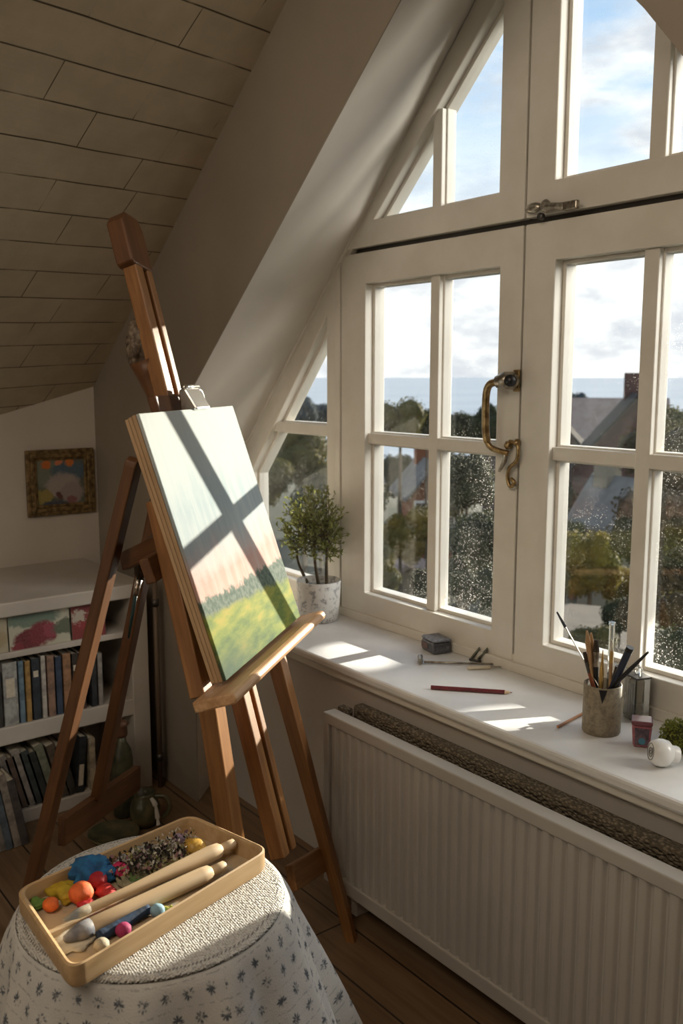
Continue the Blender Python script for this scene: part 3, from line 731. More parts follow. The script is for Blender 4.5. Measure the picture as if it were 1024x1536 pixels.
ball(186, 1322, 12, 'sage_scrap', (.36, .33, .20), 'sage grey scrap beside the scarlet lump', 'felt scrap', .5, .4, asp=1.5)
ball(258, 1285, 12, 'ochre_scrap', (.45, .36, .17), 'ochre paper scrap lying against the upper roller', 'felt scrap', .5, .4, asp=1.5)
ball(228, 1252, 10, 'leaf_scrap', (.10, .22, .06), 'bright green leaf scrap at the back of the tray', 'felt scrap', .5, .35, asp=1.7)
ball(258, 1368, 11, 'olive_scrap', (.38, .36, .06), 'olive yellow wool scrap below the lower roller', 'wool', .6, .4, asp=1.6)
ball(172, 1276, 10, 'silver_ball', (.36, .36, .38), 'small silver grey ball at the back left of the dried flowers', amp=.2, rough=.35)
ball(182, 1268, 8, 'yellow_bead', (.62, .46, .08), 'small yellow bead beside the dried flowers', 'bead', amp=.2)
ball(208, 1312, 13, 'moss_scrap', (.20, .19, .10), 'mossy brown scrap tucked against the upper roller', 'felt scrap', .6, .4, asp=1.5)
ball(236, 1300, 12, 'straw_scrap', (.42, .34, .18), 'straw coloured scrap beside the dried flowers', 'felt scrap', .6, .35, asp=1.6)
ball(104, 1336, 12, 'teal_scrap', (.03, .17, .25), 'teal scrap between the yellow wool and the orange ball', 'felt scrap', .5, .4, asp=1.3)
ball(212, 1262, 15, 'grey_gauze', (.34, .35, .33), 'crumpled grey gauze behind the dried flowers', 'gauze', .5, .5, asp=1.5)
# bluish bundle in the lower strip
bm = NB(); tube(bm, curve([TP(148, 1405, .012), TP(180, 1388, .012), TP(222, 1364, .012)]), .011, 10); tag(obj('navy_cloth_roll', bm, fab('navy_cloth', (.03, .07, .15), (.015, .03, .06)), smooth=True), 'rolled navy cloth strip below the wooden rollers', 'cloth')
bm = NB(); blob(bm, TP(112, 1408, .004), (.035, .05, .004), .4, 2.0, 3, 8); tag(obj('paper_scrap', bm, M['paper'], smooth=True), 'torn beige paper scrap at the left end of the rollers', 'paper')
# dried flower heads: uncountable tufts
bm = NB(); rnd = random.Random(3)
for i in range(1500):
    px, py = rnd.gauss(222, 32), rnd.gauss(1284, 11)
    py += (222 - px) * .30
    if not (160 < px < 300 and 1236 < py < 1318): continue
    p = TP(px, py, rnd.uniform(.004, .034))
    if not inside(p, .004): continue
    s = rnd.uniform(.0016, .0042); d = V((rnd.gauss(0, 1), rnd.gauss(0, 1), rnd.gauss(.5, 1))).normalized(); e = d.orthogonal().normalized()
    f = quad(bm, p - d * s * 2, p + e * s, p + d * s * 2, p - e * s)
    f.material_index = rnd.choice((0, 0, 0, 1, 1, 2, 3))
mats = [plain('dried_dark', (.03, .025, .02), .9), plain('dried_pale', (.55, .52, .45), .9), plain('dried_olive', (.20, .19, .08), .9), plain('dried_mauve', (.25, .13, .15), .9)]
tag(obj('dried_flowers', bm, mats, recalc=False), 'tangle of dried dark flower heads along the back of the tray', 'dried flowers', kind='stuff')
bm = NB()
for i in range(260):
    px, py = rnd.gauss(246, 22), rnd.gauss(1250, 9)
    p = TP(px, py + 8, rnd.uniform(.003, .03))
    if not inside(p, .004): continue
    s = rnd.uniform(.002, .004); d = V((rnd.gauss(0, 1), rnd.gauss(0, 1), rnd.gauss(.3, .6))).normalized(); e = d.orthogonal().normalized()
    quad(bm, p - d * s * 2, p + e * s * .5, p + d * s * 2, p - e * s * .5)
tag(obj('white_threads', bm, plain('white_thread', (.62, .60, .56), .9), recalc=False), 'tuft of white threads in the far corner of the tray', 'thread', kind='stuff')
# two long pale wooden rollers
def roller(name, a, b, r0, r1, label, tipmat):
    m = zframe(a, b, V((0, 0, 1))); L = (b - a).length
    root = thing(name, a, label, 'wooden roller', 'pale wooden rollers in the tray')
    bm = NB(); lathe(bm, [(0, 0), (r0 * .8, 0), (r0, .01), (r0, L * .3), (r1, L * .9), (r1 * .9, L * .97), (r1 * .5, L), (0, L)], None, 20); obj('roller_body', bm, M['pale_wood'], root, mtx=m, smooth=True)
    bm = NB(); lathe(bm, [(0, -.040), (r0 * .35, -.037), (r0 * .75, -.020), (r0 * 1.03, -.005), (r0 * 1.04, .016), (r0 * .9, .018), (0, .018)], None, 16); obj('roller_grip', bm, tipmat, root, mtx=m, smooth=True)
    bm = NB(); lathe(bm, [(0, L - .005), (r1 * .62, L - .004), (r1 * .62, L + .030), (r1 * .3, L + .036), (0, L + .036)], None, 16); obj('roller_tip', bm, M['pale_wood'], root, mtx=m, smooth=True)
g1_ = plain('grip_cream', (.46, .38, .26), .6, (.20, .22, .24), 25, .3); g2_ = plain('grip_grey', (.30, .29, .29), .6, (.12, .13, .17), 30, .3)
roller('wooden_roller', TP(122, 1368, .022), TP(333, 1273, .026), .0095, .0175, 'upper of two long pale wooden rollers, nearer the coloured balls', g1_)
roller('wooden_roller', TP(124, 1396, .0185), TP(318, 1307, .0185), .0165, .0175, 'lower of two long pale wooden rollers, nearer the tray front', g2_)

# ------------------------------------------------------------------ bookshelf
XS = -3.45
shf = thing('bookshelf', (XS - .2, 1.0, 0), 'low white built-in bookshelf along the left wall', 'bookshelf')
ya, yb = -.4, at_x(224, 1050, XS).y
bm = NB(); bx(bm, XW, XS + .012, ya, yb, .845, .902); obj('top_board', bm, M['shelfw'], shf, bevel=.006)
bm = NB(); bx(bm, XS - .36, XS, ya, yb - .06, .680, .704); obj('shelf', bm, M['shelfw'], shf, bevel=.003)
bm = NB(); bx(bm, XS - .36, XS, ya, yb - .06, .338, .408); obj('shelf', bm, M['shelfw'], shf, bevel=.004)
bm = NB(); bx(bm, XS - .36, XS, ya, yb - .06, .0, .055); obj('plinth', bm, M['shelfw'], shf, bevel=.004)
bm = NB(); bx(bm, XS - .40, XS + .006, yb - .075, yb, 0, .845); obj('side_stile', bm, M['shelfw'], shf, bevel=.004)
bm = NB(); bx(bm, XS - .39, XS - .37, ya, yb - .02, 0, .845); obj('back_panel', bm, M['shelfw'], shf)
bm = NB(); bx(bm, XS - .36, XS, ya, ya + .04, 0, .845); obj('side_panel', bm, M['shelfw'], shf)
def YX(px, py, X): return at_x(px, py, X).y
def book(y0, y1, zb, h, col, label, group, lean=0.0, x=XS - .012, dep=.17, yaw=0.0, stripe=None, cat='book'):
    w = max(y1 - y0 - .002, .008); root = thing('book', (x, y0, zb), label, cat, group)
    m = Matrix.Translation((x, y0, zb)) @ Matrix.Rotation(yaw, 4, 'Z') @ Matrix.Rotation(lean, 4, 'X')
    bm = NB(); t_ = min(.003, w * .2)
    bx(bm, -.004, 0, 0, w, 0, h); bx(bm, -dep, 0, 0, t_, 0, h); bx(bm, -dep, 0, w - t_, w, 0, h)
    k = 'bk_%d_%d_%d' % tuple(int(255 * c) for c in col)
    if k not in M: M[k] = plain('book_cloth', col, .65, tuple(c * .55 for c in col), 30, .2, 90)
    obj('cover', bm, M[k], root, mtx=m, bevel=.0012)
    bm = NB(); bx(bm, -dep + .004, -.005, t_, w - t_, .004, h - .005); obj('pages', bm, M['paper'], root, mtx=m)
    if stripe:
        bm = NB()
        for s0, s1 in stripe: bx(bm, .0, .0012, w * .2, w * .8, h * s0, h * s1)
        obj('spine_label', bm, M['paper'], root, mtx=m)
    return root
g = 'books on the upper shelf'
rows = [(-14, -3, (.20, .17, .13), 'brown book at the far left end of the upper row'), (-3, 6, (.05, .05, .05), 'black book left of the thick grey white one'), (7, 30, (.42, .43, .42), 'thick grey white book with a pale spine at the left of the upper row'),
        (31, 40, (.16, .24, .31), 'slate blue book right of the thick grey white one'), (41, 50, (.42, .26, .09), 'slim ochre book right of the slate blue one'), (51, 64, (.035, .045, .06), 'dark navy book right of the ochre one'),
        (65, 73, (.52, .49, .45), 'slim white book in the middle of the upper row'), (74, 86, (.30, .19, .14), 'dusty brown book right of the slim white one'), (87, 97, (.045, .07, .12), 'deep blue book right of the dusty brown one'),
        (98, 111, (.36, .20, .11), 'rust coloured book left of the front easel leg'), (112, 122, (.05, .04, .035), 'near black book right of the rust one'), (123, 132, (.13, .08, .06), 'dark brown book behind the easel leg'),
        (140, 149, (.03, .035, .04), 'black book between the two rear easel legs'), (150, 158, (.30, .28, .26), 'grey book between the easel legs, near the shelf end')]
hs = [.24, .22, .252, .25, .245, .25, .255, .25, .24, .245, .24, .235, .235, .22]
for (a, b, c, lab), hh in zip(rows, hs):
    book(YX(a, 1050, XS), YX(b, 1050, XS), .4085, hh, c, lab, g, stripe=[(.45, .75)] if a == 7 else ([(.7, .8)] if a in (51, 112) else None))
g = 'leaning books on the lower shelf'
rows = [(-12, (.06, .05, .045), 'black leaning book at the left end of the lower shelf'), (0, (.22, .20, .18), 'grey leaning book second from the left on the lower shelf'), (11, (.13, .09, .07), 'brown leaning book beside the grey one on the lower shelf'),
        (22, (.30, .27, .24), 'pale grey leaning book on the lower shelf'), (33, (.05, .06, .06), 'charcoal leaning book right of the pale grey one'), (44, (.035, .04, .035), 'black green leaning book left of the mossy patterned one'),
        (56, (.20, .21, .15), 'mossy patterned book on the lower shelf'), (73, (.11, .085, .06), 'dark brown book right of the mossy patterned one'), (84, (.05, .045, .04), 'black book behind the front rear easel leg on the lower shelf')]
for i, (px, c, lab) in enumerate(rows):
    y = YX(px + 22, 1210, XS); book(y, y + .040, .0565, .25 - .012 * (i % 3), c, lab, g, lean=.24)
y = YX(116, 1180, XS); book(y, y + .034, .0602, .235, (.03, .035, .04), 'black book with white lettering marks between the rear easel legs', 'leaning books on the lower shelf', lean=-.10, stripe=[(.12, .5)])
y = YX(136, 1150, XS); book(y, y + .03, .0565, .22, (.50, .42, .30), 'cream topped book leaning at the right end of the lower shelf', 'leaning books on the lower shelf', lean=.0)
# taller boards and books leaning on the floor in front of the shelf
g = 'sketchbooks standing on the floor by the shelf'
for i, (px, c, lab, hh) in enumerate([(-16, (.10, .08, .07), 'dark sketchbook on the floor at the left picture edge', .30), (-2, (.24, .22, .20), 'grey worn sketchbook on the floor by the shelf', .31), (10, (.10, .13, .16), 'blue grey sketchbook on the floor by the shelf', .29),
                                  (21, (.28, .24, .20), 'pale brown sketchbook on the floor by the shelf', .30), (33, (.07, .06, .055), 'black sketchbook on the floor nearest the easel leg', .27)]):
    y = YX(px, 1285, XS + .17); book(y, y + .034, .0005, hh, c, lab, g, lean=.16, x=XS + .17, dep=.14)
# painted cards in the slot under the top board
def card(px0, px1, mat, name, label, z0=.7045, z1=.838):
    y0, y1 = YX(px0, 950, XS - .01), YX(px1, 950, XS - .01)
    m = frame_at((XS - .012, y0, z0), (0, 1, 0), (-1, 0, 0), (0, 0, 1)) @ Matrix.Rotation(-.06, 4, 'X')
    root = thing(name, (XS - .01, y0, z0), label, 'painting', 'painted cards under the shelf top')
    bm = NB(); bx(bm, 0, y1 - y0 - .003, .0012, .004, 0, z1 - z0); obj('backing', bm, M['paper'], root, mtx=m)
    bm = NB(); bx(bm, 0, y1 - y0 - .003, 0, .0012, 0, z1 - z0); obj('picture', bm, mat, root, mtx=m)
card(-60, 13, paint('card_beige', (.40, .36, .26), [(.1, .05, .08, .04, (.34, .28, .17))]), 'painted_card', 'plain beige painted card at the left of the shelf slot')
card(14, 107, paint('card_peony', (.46, .45, .36), [(.09, .115, .12, .035, (.14, .20, .16)), (.07, .03, .055, .045, (.13, .012, .018)), (.13, .05, .06, .05, (.17, .016, .026)), (.16, .06, .03, .03, (.26, .04, .06)), (.22, .06, .05, .03, (.10, .12, .08)), (.03, .01, .03, .02, (.2, .02, .03))], .035, 22), 'painted_card', 'painted card of a crimson peony on the shelf')
card(109, 160, paint('card_red', (.19, .02, .02), [(.03, .09, .03, .03, (.42, .38, .32)), (.06, .05, .035, .02, (.25, .02, .025)), (.10, .09, .03, .02, (.40, .25, .2)), (.09, .03, .03, .015, (.45, .20, .16))], .05, 45), 'painted_card', 'painted card of red leaves, rightmost in the shelf slot')
# framed picture
p00, p10, p11, p01 = at_x(40, 776, XW), at_x(140, 773, XW), at_x(138, 671, XW), at_x(36, 671, XW)
y0, y1, z0_, z1_ = p00.y + .002, min(p11.y, YQ - .012), p00.z, p11.z
fm = frame_at((XW + .001, y0, z0_), (0, 1, 0), (-1, 0, 0), (0, 0, 1)); W_, H_ = y1 - y0, z1_ - z0_
pic = thing('framed_picture', (XW + .005, (y0 + y1) / 2, z0_), 'small still life in a carved gilt frame on the left wall', 'picture')
M['gilt'] = plain('worn_gilt', (.30, .20, .085), .45, (.11, .07, .03), 45, .9, 70, metal=.45, bdist=.006)
bm = NB()
for k, (i0, i1, yy) in enumerate(((0, .020, -.020), (.018, .038, -.027), (.036, .050, -.016))):
    a0, b0 = i0, i1
    for (xa, xb, za, zb_) in ((a0, b0, a0, H_ - a0), (W_ - b0, W_ - a0, a0, H_ - a0), (b0, W_ - b0, a0, b0), (b0, W_ - b0, H_ - b0, H_ - a0)): bx(bm, xa, xb, yy, -.0005, za, zb_)
obj('frame', bm, M['gilt'], pic, bevel=.004, mtx=fm)
pm = paint('still_life', (.10, .105, .085), [(.08, .22, .08, .09, (.17, .19, .14)), (.20, .20, .09, .05, (.07, .12, .17)), (.17, .13, .085, .065, (.36, .31, .29)), (.21, .10, .06, .05, (.30, .25, .24)), (.15, .085, .02, .025, (.10, .03, .03)),
            (.095, .235, .022, .022, (.55, .14, .02)), (.15, .242, .014, .014, (.62, .20, .08)), (.20, .24, .024, .020, (.60, .17, .02)), (.08, .09, .04, .035, (.30, .24, .06)), (.21, .07, .025, .02, (.22, .09, .09)), (.12, .045, .09, .015, (.05, .06, .09))], .035, 18)
bm = NB(); bx(bm, .045, W_ - .045, -.010, -.004, .045, H_ - .045); obj('painting', bm, pm, pic, mtx=fm)

# heating pipe up the end of the shelf, bottles and pottery at its foot
bm = NB(); a = at_x(228, 1080, XS + .02)
pipe = thing('heating_pipe', (XS + .03, yb + .03, 0), 'thin dark pipe standing beside the white shelf end', 'pipe')
tube(bm, [(XS + .03, yb + .026, 0), (XS + .03, yb + .026, .92)], .011, 12); obj('pipe_run', bm, plain('pipe_brown', (.13, .09, .06), .5), pipe, smooth=True)
for z in (.12, .8):
    bm = NB(); tube(bm, [(XS + .03, yb + .026, z), (XS + .03, yb + .026, z + .03)], .016, 12); obj('pipe_clip', bm, M['dark_steel'], pipe, smooth=True)
def stand(px, py, z=0): return at_z(px, py, z)
bb = stand(186, 1222); dz = depth(bb)
bt = thing('tall_bottle', bb, 'tall dark green bottle with a brown cap by the shelf end', 'bottle')
M['bottle_green'] = plain('bottle_green', (.075, .075, .04), .35, (.03, .03, .02), 20)
bm = NB(); lathe(bm, [(0, 0), (.038, 0), (.042, .01), (.042, .24), (.036, .28), (.020, .31), (.018, .34), (0, .34)], Matrix.Translation(bb), 24); obj('bottle_body', bm, M['bottle_green'], bt, smooth=True)
bm = NB(); lathe(bm, [(0, .335), (.024, .335), (.026, .345), (.024, .375), (.034, .385), (.014, .40), (0, .40)], Matrix.Translation(bb), 20); obj('bottle_cap', bm, plain('cap_brown', (.12, .055, .03), .5), bt, smooth=True)
b2 = stand(168, 1210)
t2 = thing('slim_bottle', b2, 'slim olive brown bottle left of the tall green bottle', 'bottle')
bm = NB(); lathe(bm, [(0, 0), (.028, 0), (.030, .01), (.030, .20), (.015, .24), (.013, .29), (0, .29)], Matrix.Translation(b2), 20); obj('bottle_body', bm, plain('olive_glass', (.10, .075, .035), .3, (.04, .03, .02), 18), t2, smooth=True)
bm = NB(); lathe(bm, [(0, .288), (.015, .288), (.015, .31), (0, .31)], Matrix.Translation(b2), 16); obj('bottle_cork', bm, M['bark'], t2)
pb_ = stand(218, 1236)
pt = thing('pottery_jug', pb_, 'dark green glazed jug with broken white spout on the floor', 'jug')
M['jug'] = plain('jug_glaze', (.055, .058, .035), .25, (.12, .10, .05), 14)
bm = NB(); lathe(bm, [(0, 0), (.045, 0), (.058, .03), (.060, .075), (.048, .11), (.040, .125), (.043, .135), (.037, .135), (.034, .12), (0, .10)], Matrix.Translation(pb_), 28); obj('jug_body', bm, M['jug'], pt, smooth=True)
bm = NB(); tube(bm, curve([pb_ + V((.03, .03, .12)), pb_ + V((.055, .065, .115)), pb_ + V((.065, .075, .07)), pb_ + V((.045, .055, .03))]), .009, 10); obj('jug_handle', bm, M['jug'], pt, smooth=True)
bm = NB(); tube(bm, curve([pb_ + V((.046, .005, .125)), pb_ + V((.062, .015, .10)), pb_ + V((.066, .02, .055)), pb_ + V((.075, .02, .02))]), [.006 + .0008 * (i % 7) for i in range(19)], 8); obj('jug_spout', bm, plain('bare_white_clay', (.55, .52, .46), .7), pt, smooth=True)
dsh = stand(196, 1246)
bm = NB(); lathe(bm, [(0, 0), (.05, 0), (.085, .012), (.098, .030), (.094, .031), (.08, .016), (.0, .006)], Matrix.Translation(stand(190, 1240) + V((.06, -.08, 0))), 32); tag(obj('dark_saucer', bm, M['jug'], smooth=True), 'wide dark saucer on the floor in front of the bottles', 'saucer')

# ------------------------------------------------------------------ things on the sill
SZ = SILL + .0005
def SP(px, py, h=0.0): return at_z(px, py, SZ + h)
# potted plant
pc = SP(478, 929); sc = depth(pc) / FPX
pot = thing('potted_plant', pc, 'small bushy green plant in a speckled white pot on the window sill', 'potted plant')
t = NT('speckled_glaze'); co = t.coord('Object'); b_ = t.bsdf(Roughness=.55)
t.set(b_.inputs['Base Color'], t.mix(t.rng(t.noise(co, 38, 6, .75), .50, .62), (.60, .59, .57), (.24, .24, .25)))
r = 33.5 * sc; hgt = 60 * sc
bm = NB(); lathe(bm, [(0, 0), (r * .78, 0), (r * .86, .006), (r * .93, hgt * .4), (r, hgt), (r * .97, hgt + .003), (r * .92, hgt), (r * .86, hgt * .8), (0, hgt * .8)], Matrix.Translation(pc), 40); potb = obj('pot', bm, t.m, pot, smooth=True)
bm = NB(); lathe(bm, [(r * .925, hgt - .001), (r * .88, hgt * .84), (r * .86, hgt * .82)], Matrix.Translation(pc), 40); obj('blue_lining', bm, plain('blue_glaze', (.02, .10, .28), .35), potb, smooth=True)
bm = NB(); lathe(bm, [(0, hgt * .82), (r * .5, hgt * .81), (r * .88, hgt * .80)], Matrix.Translation(pc), 32); obj('soil', bm, M['soil'], pot)
stems = []
for (bx_, by_, tx, ty) in ((450, 880, 452, 800), (478, 882, 474, 790), (490, 880, 492, 800)):
    s0 = at_y(bx_, by_, pc.y); s0.z = pc.z + hgt * .84; s1 = at_y(tx, ty, pc.y); md = (s0 + s1) / 2 + V((random.uniform(-.012, .012), random.uniform(-.02, .02), 0))
    if (s0 - pc).xy.length > r * .7: s0 = V((pc.x + (s0.x - pc.x) * .6, pc.y, s0.z))
    stems.append((s0, md, s1)); bm = NB(); tube(bm, curve([s0, md, s1]), [.0075 - .0003 * i for i in range(13)], 8); obj('stem', bm, M['bark'], pot, smooth=True)
rnd = random.Random(11); bm = NB(); twig = NB()
top = at_y(470, 790, pc.y)
def leaf(bm, p, d, L, w, nrm):
    s = d.cross(nrm).normalized() * w
    bm.faces.new([bm.verts.new(q) for q in (p, p + d * L * .45 + s, p + d * L, p + d * L * .45 - s)])
for i in range(190):
    th = rnd.uniform(0, 2 * PI); ph = math.acos(rnd.uniform(-.75, 1)); rr_ = rnd.uniform(.55, 1) ** .6
    d0 = V((math.cos(th) * math.sin(ph) * 1.0, math.sin(th) * math.sin(ph) * .9, math.cos(ph) * 1.15))
    s0, md, s1 = rnd.choice(stems); st = md.lerp(s1, rnd.uniform(.2, 1))
    end = top + d0 * rr_ * 60 * sc
    if end.y > YD - .012: end.y = YD - .012 - rnd.uniform(0, .03)
    ln = (end - st); k = max(.25, .8)
    tube(twig, [st.lerp(end, .2), st.lerp(end, .6) + V((0, 0, .004)), end], [.0016, .0012, .0006], 5, False)
    for j in range(15):
        f = rnd.uniform(.35, 1.0); p = st.lerp(end, f); dl = (ln.normalized() * .7 + V((rnd.gauss(0, .6), rnd.gauss(0, .6), rnd.gauss(.25, .5)))).normalized()
        if p.y + .02 > YD: continue
        leaf(bm, p, dl, rnd.uniform(.014, .024), rnd.uniform(.0028, .0048), V((rnd.gauss(0, 1), rnd.gauss(0, 1), rnd.gauss(0, 1))).normalized())
def leafmat(name, c1, c2, tr=.35):
    t = NT(name); co = t.coord('Object'); nz = t.noise(co, 40 if tr > .3 else 1.2, 3)
    col = t.mix(t.rng(nz, .35, .65), c1, c2)
    far = tr < .31; d = t.n('ShaderNodeBsdfPrincipled', {'Base Color': col, 'Roughness': .7 if far else .5, 'Specular IOR Level': .1 if far else .4}); tl = t.n('ShaderNodeBsdfTranslucent', {'Color': t.mix(.12 if far else .6, col, (.55, .6, .15), 'MIX')})
    m = t.n('ShaderNodeMixShader', {0: tr, 1: d.outputs[0], 2: tl.outputs[0]}); t.t.links.new(m.outputs[0], t.out.inputs[0]); return t.m
fo = obj('foliage', bm, leafmat('plant_leaves', (.095, .11, .04), (.20, .20, .08), .36), pot, recalc=False)
obj('twigs', twig, M['bark'], fo)
# tin box
c = SP(654, 976); tm2 = Matrix.Translation(c) @ Matrix.Rotation(math.radians(-14), 4, 'Z')
tin = thing('tin_box', c, 'small dark grey tin box at the back of the sill, left of the centre post', 'box')
M['tin'] = plain('tin_dark', (.065, .068, .08), .35, (.13, .13, .15), 50, metal=.3); M['tinlid'] = plain('tin_lid', (.24, .25, .28), .4, (.13, .135, .16), 90, .4, 200, metal=.4)
tw, td, th_ = .046, .036, .052
bm = NB(); bx(bm, -tw, tw, -td, td, 0, th_ * .78); obj('tin_body', bm, M['tin'], tin, bevel=.006, mtx=tm2)
bm = NB(); bx(bm, -tw - .001, tw + .001, -td - .001, td + .001, th_ * .79, th_); lid = obj('tin_lid', bm, M['tinlid'], tin, bevel=.007, mtx=tm2)
bm = NB(); bx(bm, -tw * .9, tw * .1, -td - .0022, -td - .0002, th_ * .22, th_ * .6); obj('tin_label', bm, plain('label_rust', (.22, .11, .09), .6, (.10, .08, .08), 60), tin, mtx=tm2)
bm = NB()
for i in range(9): bx(bm, tw + .0003, tw + .002, -td * .75 + i * .006, -td * .75 + i * .006 + .0035, th_ * (.22 + .05 * (i % 3)), th_ * (.5 + .06 * (i % 2)))
obj('tin_marks', bm, M['tinlid'], tin, mtx=tm2)
# small hammer
a, b = SP(636, 993, .006), SP(742, 996, .005)
hm = thing('small_hammer', a, 'slim silver hammer lying in front of the tin box', 'hammer')
bm = NB(); tube(bm, [a, a.lerp(b, .5), b], [.0042, .0038, .003], 10); obj('handle', bm, M['nickel'], hm, smooth=True)
hd = (b - a).normalized().cross(V((0, 0, 1))); hc = SP(630, 989, .0105)
bm = NB(); tube(bm, [hc - hd * .030, hc - hd * .018, hc + hd * .016, hc + hd * .030], [.0095, .0085, .0085, .0095], 14); obj('head', bm, M['nickel'], hm, auto=40)
# cream penknife, two clip blades
a, b = SP(701, 1002, .006), SP(745, 1000, .006)
kn = thing('penknife', a, 'small cream handled penknife beside the hammer tip', 'knife')
bm = NB(); m = zframe(a, b, V((0, 0, 1))); L = (b - a).length; bx(bm, -.005, .005, -.008, .008, 0, L * .78); obj('handle', bm, plain('bone', (.62, .55, .42), .5, (.5, .43, .32), 40), kn, bevel=.003, mtx=m)
bm = NB(); vs = bx(bm, -.0008, .0008, -.005, .005, L * .78, L * 1.3)
for v in vs:
    if v.co.z > L: v.co.y *= .15
obj('blade', bm, M['nickel'], kn, mtx=m)
cp = thing('metal_clip', SP(715, 991), 'open dark metal spring clip leaning on the window frame', 'clip')
for (x0_, y0_, x1_, y1_) in ((706, 988, 719, 972), (716, 990, 731, 973)):
    p0_, p1_ = SP(x0_, y0_, .003), at_y(x1_, y1_, FR - .008); beam('clip_jaw', p0_, p1_, .014, .004, V((1, -.6, 0)), plain('clip_metal', (.22, .22, .16), .35, (.06, .06, .05), 40, metal=.6), cp, bevel=.0015)
bm = NB(); tube(bm, [SP(704, 989, .005), SP(721, 992, .005)], .0045, 10); obj('clip_spring', bm, M['dark_steel'], cp, smooth=True)
# pencils
def pencil(name, a, b, r, mat, label, tip=.10, lead=None, seg=6, group=None):
    root = thing(name, a, label, 'pencil', group); m = zframe(a, b, V((0, 0, 1))); L = (b - a).length
    bm = NB(); lathe(bm, [(0, 0), (r, 0), (r, L * (1 - tip))], None, seg); obj('shaft', bm, mat, root, mtx=m)
    bm = NB(); lathe(bm, [(r, L * (1 - tip)), (r * .35, L * (1 - tip * .3)), (0, L * (1 - tip * .3))], None, seg); obj('sharpened_wood', bm, M['pale_wood'], root, mtx=m)
    bm = NB(); lathe(bm, [(r * .34, L * (1 - tip * .3)), (0, L)], None, seg); obj('lead', bm, lead or M['black'], root, mtx=m); return root
rp = plain('pencil_red', (.16, .02, .022), .35, (.10, .012, .014), 30)
pencil('red_pencil', SP(646, 1031, .0062), SP(769, 1039, .0062), .0070, rp, 'thick dark red pencil lying along the middle of the sill', .10, rp)
pencil('copper_pencil', SP(836, 1090, .0042), SP(880, 1067, .0042), .0042, plain('pencil_copper', (.48, .23, .10), .4), 'short copper coloured pencil left of the brush jar', .14)
# brush jar
jc = SP(901, 1096); sj = depth(jc) / FPX; jr = 28 * sj; jh = 74 * sj
jar = thing('brush_jar', jc, 'mottled grey brown ceramic jar holding brushes and pens', 'jar')
t = NT('mottled_stone'); co = t.coord('Object'); b_ = t.bsdf(Roughness=.6)
t.set(b_.inputs['Base Color'], t.mix(t.rng(t.noise(co, 60, 6, .75), .38, .66), (.30, .25, .17), (.17, .14, .10))); t.set(b_.inputs['Normal'], t.bump(t.noise(co, 90, 4), .4, .003))
bm = NB(); lathe(bm, [(0, 0), (jr * .96, 0), (jr, .004), (jr, jh * .5), (jr * .99, jh), (jr * .95, jh + .001), (jr * .91, jh), (jr * .90, .012), (0, .012)], Matrix.Translation(jc), 40); obj('jar_body', bm, t.m, jar, smooth=True)
bm = NB()
for s in (-1, 1): pass
c = at_y(899, 1050, jc.y); fv = V((-c.x, -c.y, 0)).normalized(); sv = V((fv.y, -fv.x, 0)); c0 = V((jc.x, jc.y, jc.z)) + fv * (jr + .0006)
quad(bm, c0 + V((0, 0, jh * .98)) - sv * .012, c0 + V((0, 0, jh * .98)) + sv * .010, c0 + V((0, 0, jh * .86)) + sv * .006, c0 + V((0, 0, jh * .70)))
obj('dark_drip', bm, M['black'], jar)
def tool(name, px, py, dx, dy, spec, label, cat, Y=0.0):
    """a tool standing in the jar; tip at the pixel, foot near the jar bottom"""
    tip = at_y(px, py, jc.y + Y); hv = V((tip.x - jc.x, tip.y - jc.y, 0)); k = min(1, jr * .62 / max(hv.length, 1e-6))
    rim = V((jc.x, jc.y, jc.z + jh)) + hv * k + V((dx, dy, 0)) * jr * .12; foot = rim.copy(); dn = (rim - tip).normalized()
    while foot.z > jc.z + .017 and (foot + dn * .004 - jc).xy.length < jr * .78: foot += dn * .003
    m = zframe(foot, tip, V((1, 0, 0))); L = (tip - foot).length
    root = thing(name, foot, label, cat, 'brushes and pens in the jar')
    for part, f0, f1, r0, r1, mat, flat in spec:
        bm = NB(); n = 6
        prof = [(0, f0 * L)] + [(r0 + (r1 - r0) * (k / n), (f0 + (f1 - f0) * k / n) * L) for k in range(n + 1)] + [(0, f1 * L)]
        lathe(bm, prof, None, 12)
        for v in bm.verts: v.co.y *= flat
        obj(part, bm, mat, root, mtx=m, auto=50)
tan = plain('brush_tan', (.50, .32, .16), .5, (.36, .21, .10), 20); rd = plain('brush_russet', (.30, .09, .035), .4, (.2, .05, .02), 20); navy = plain('navy_plastic', (.02, .028, .055), .3); goldm = plain('gold_pen', (.55, .37, .13), .28, metal=.85)
tool('wooden_spatula', 880, 946, -.6, .1, [('handle', 0, .62, .004, .005, tan, 1), ('blade', .62, .86, .005, .010, tan, .6), ('blade_tip', .86, 1, .010, .003, tan, .6)], 'tan wooden spatula, leftmost of the pair standing in the jar', 'spatula')
tool('wooden_spatula', 886, 949, -.3, .5, [('handle', 0, .62, .004, .005, tan, 1), ('blade', .62, .86, .005, .008, tan, .6), ('blade_tip', .86, 1, .008, .003, tan, .6)], 'narrower tan wooden spatula, right one of the pair in the jar', 'spatula', .015)
tool('russet_brush', 876, 978, -.8, -.2, [('handle', 0, .72, .004, .0065, rd, 1), ('ferrule', .72, .86, .0065, .007, M['dark_steel'], 1), ('bristles', .86, 1, .007, .005, M['soil'], 1)], 'short russet handled brush at the left rim of the jar', 'brush')
tool('dark_brush', 894, 960, .0, .2, [('handle', 0, .68, .005, .007, M['black'], 1), ('ferrule', .68, .86, .007, .009, M['nickel'], 1), ('bristles', .86, 1, .009, .006, M['soil'], 1)], 'black handled brush with a grey ferrule in the middle of the jar', 'brush', .01)
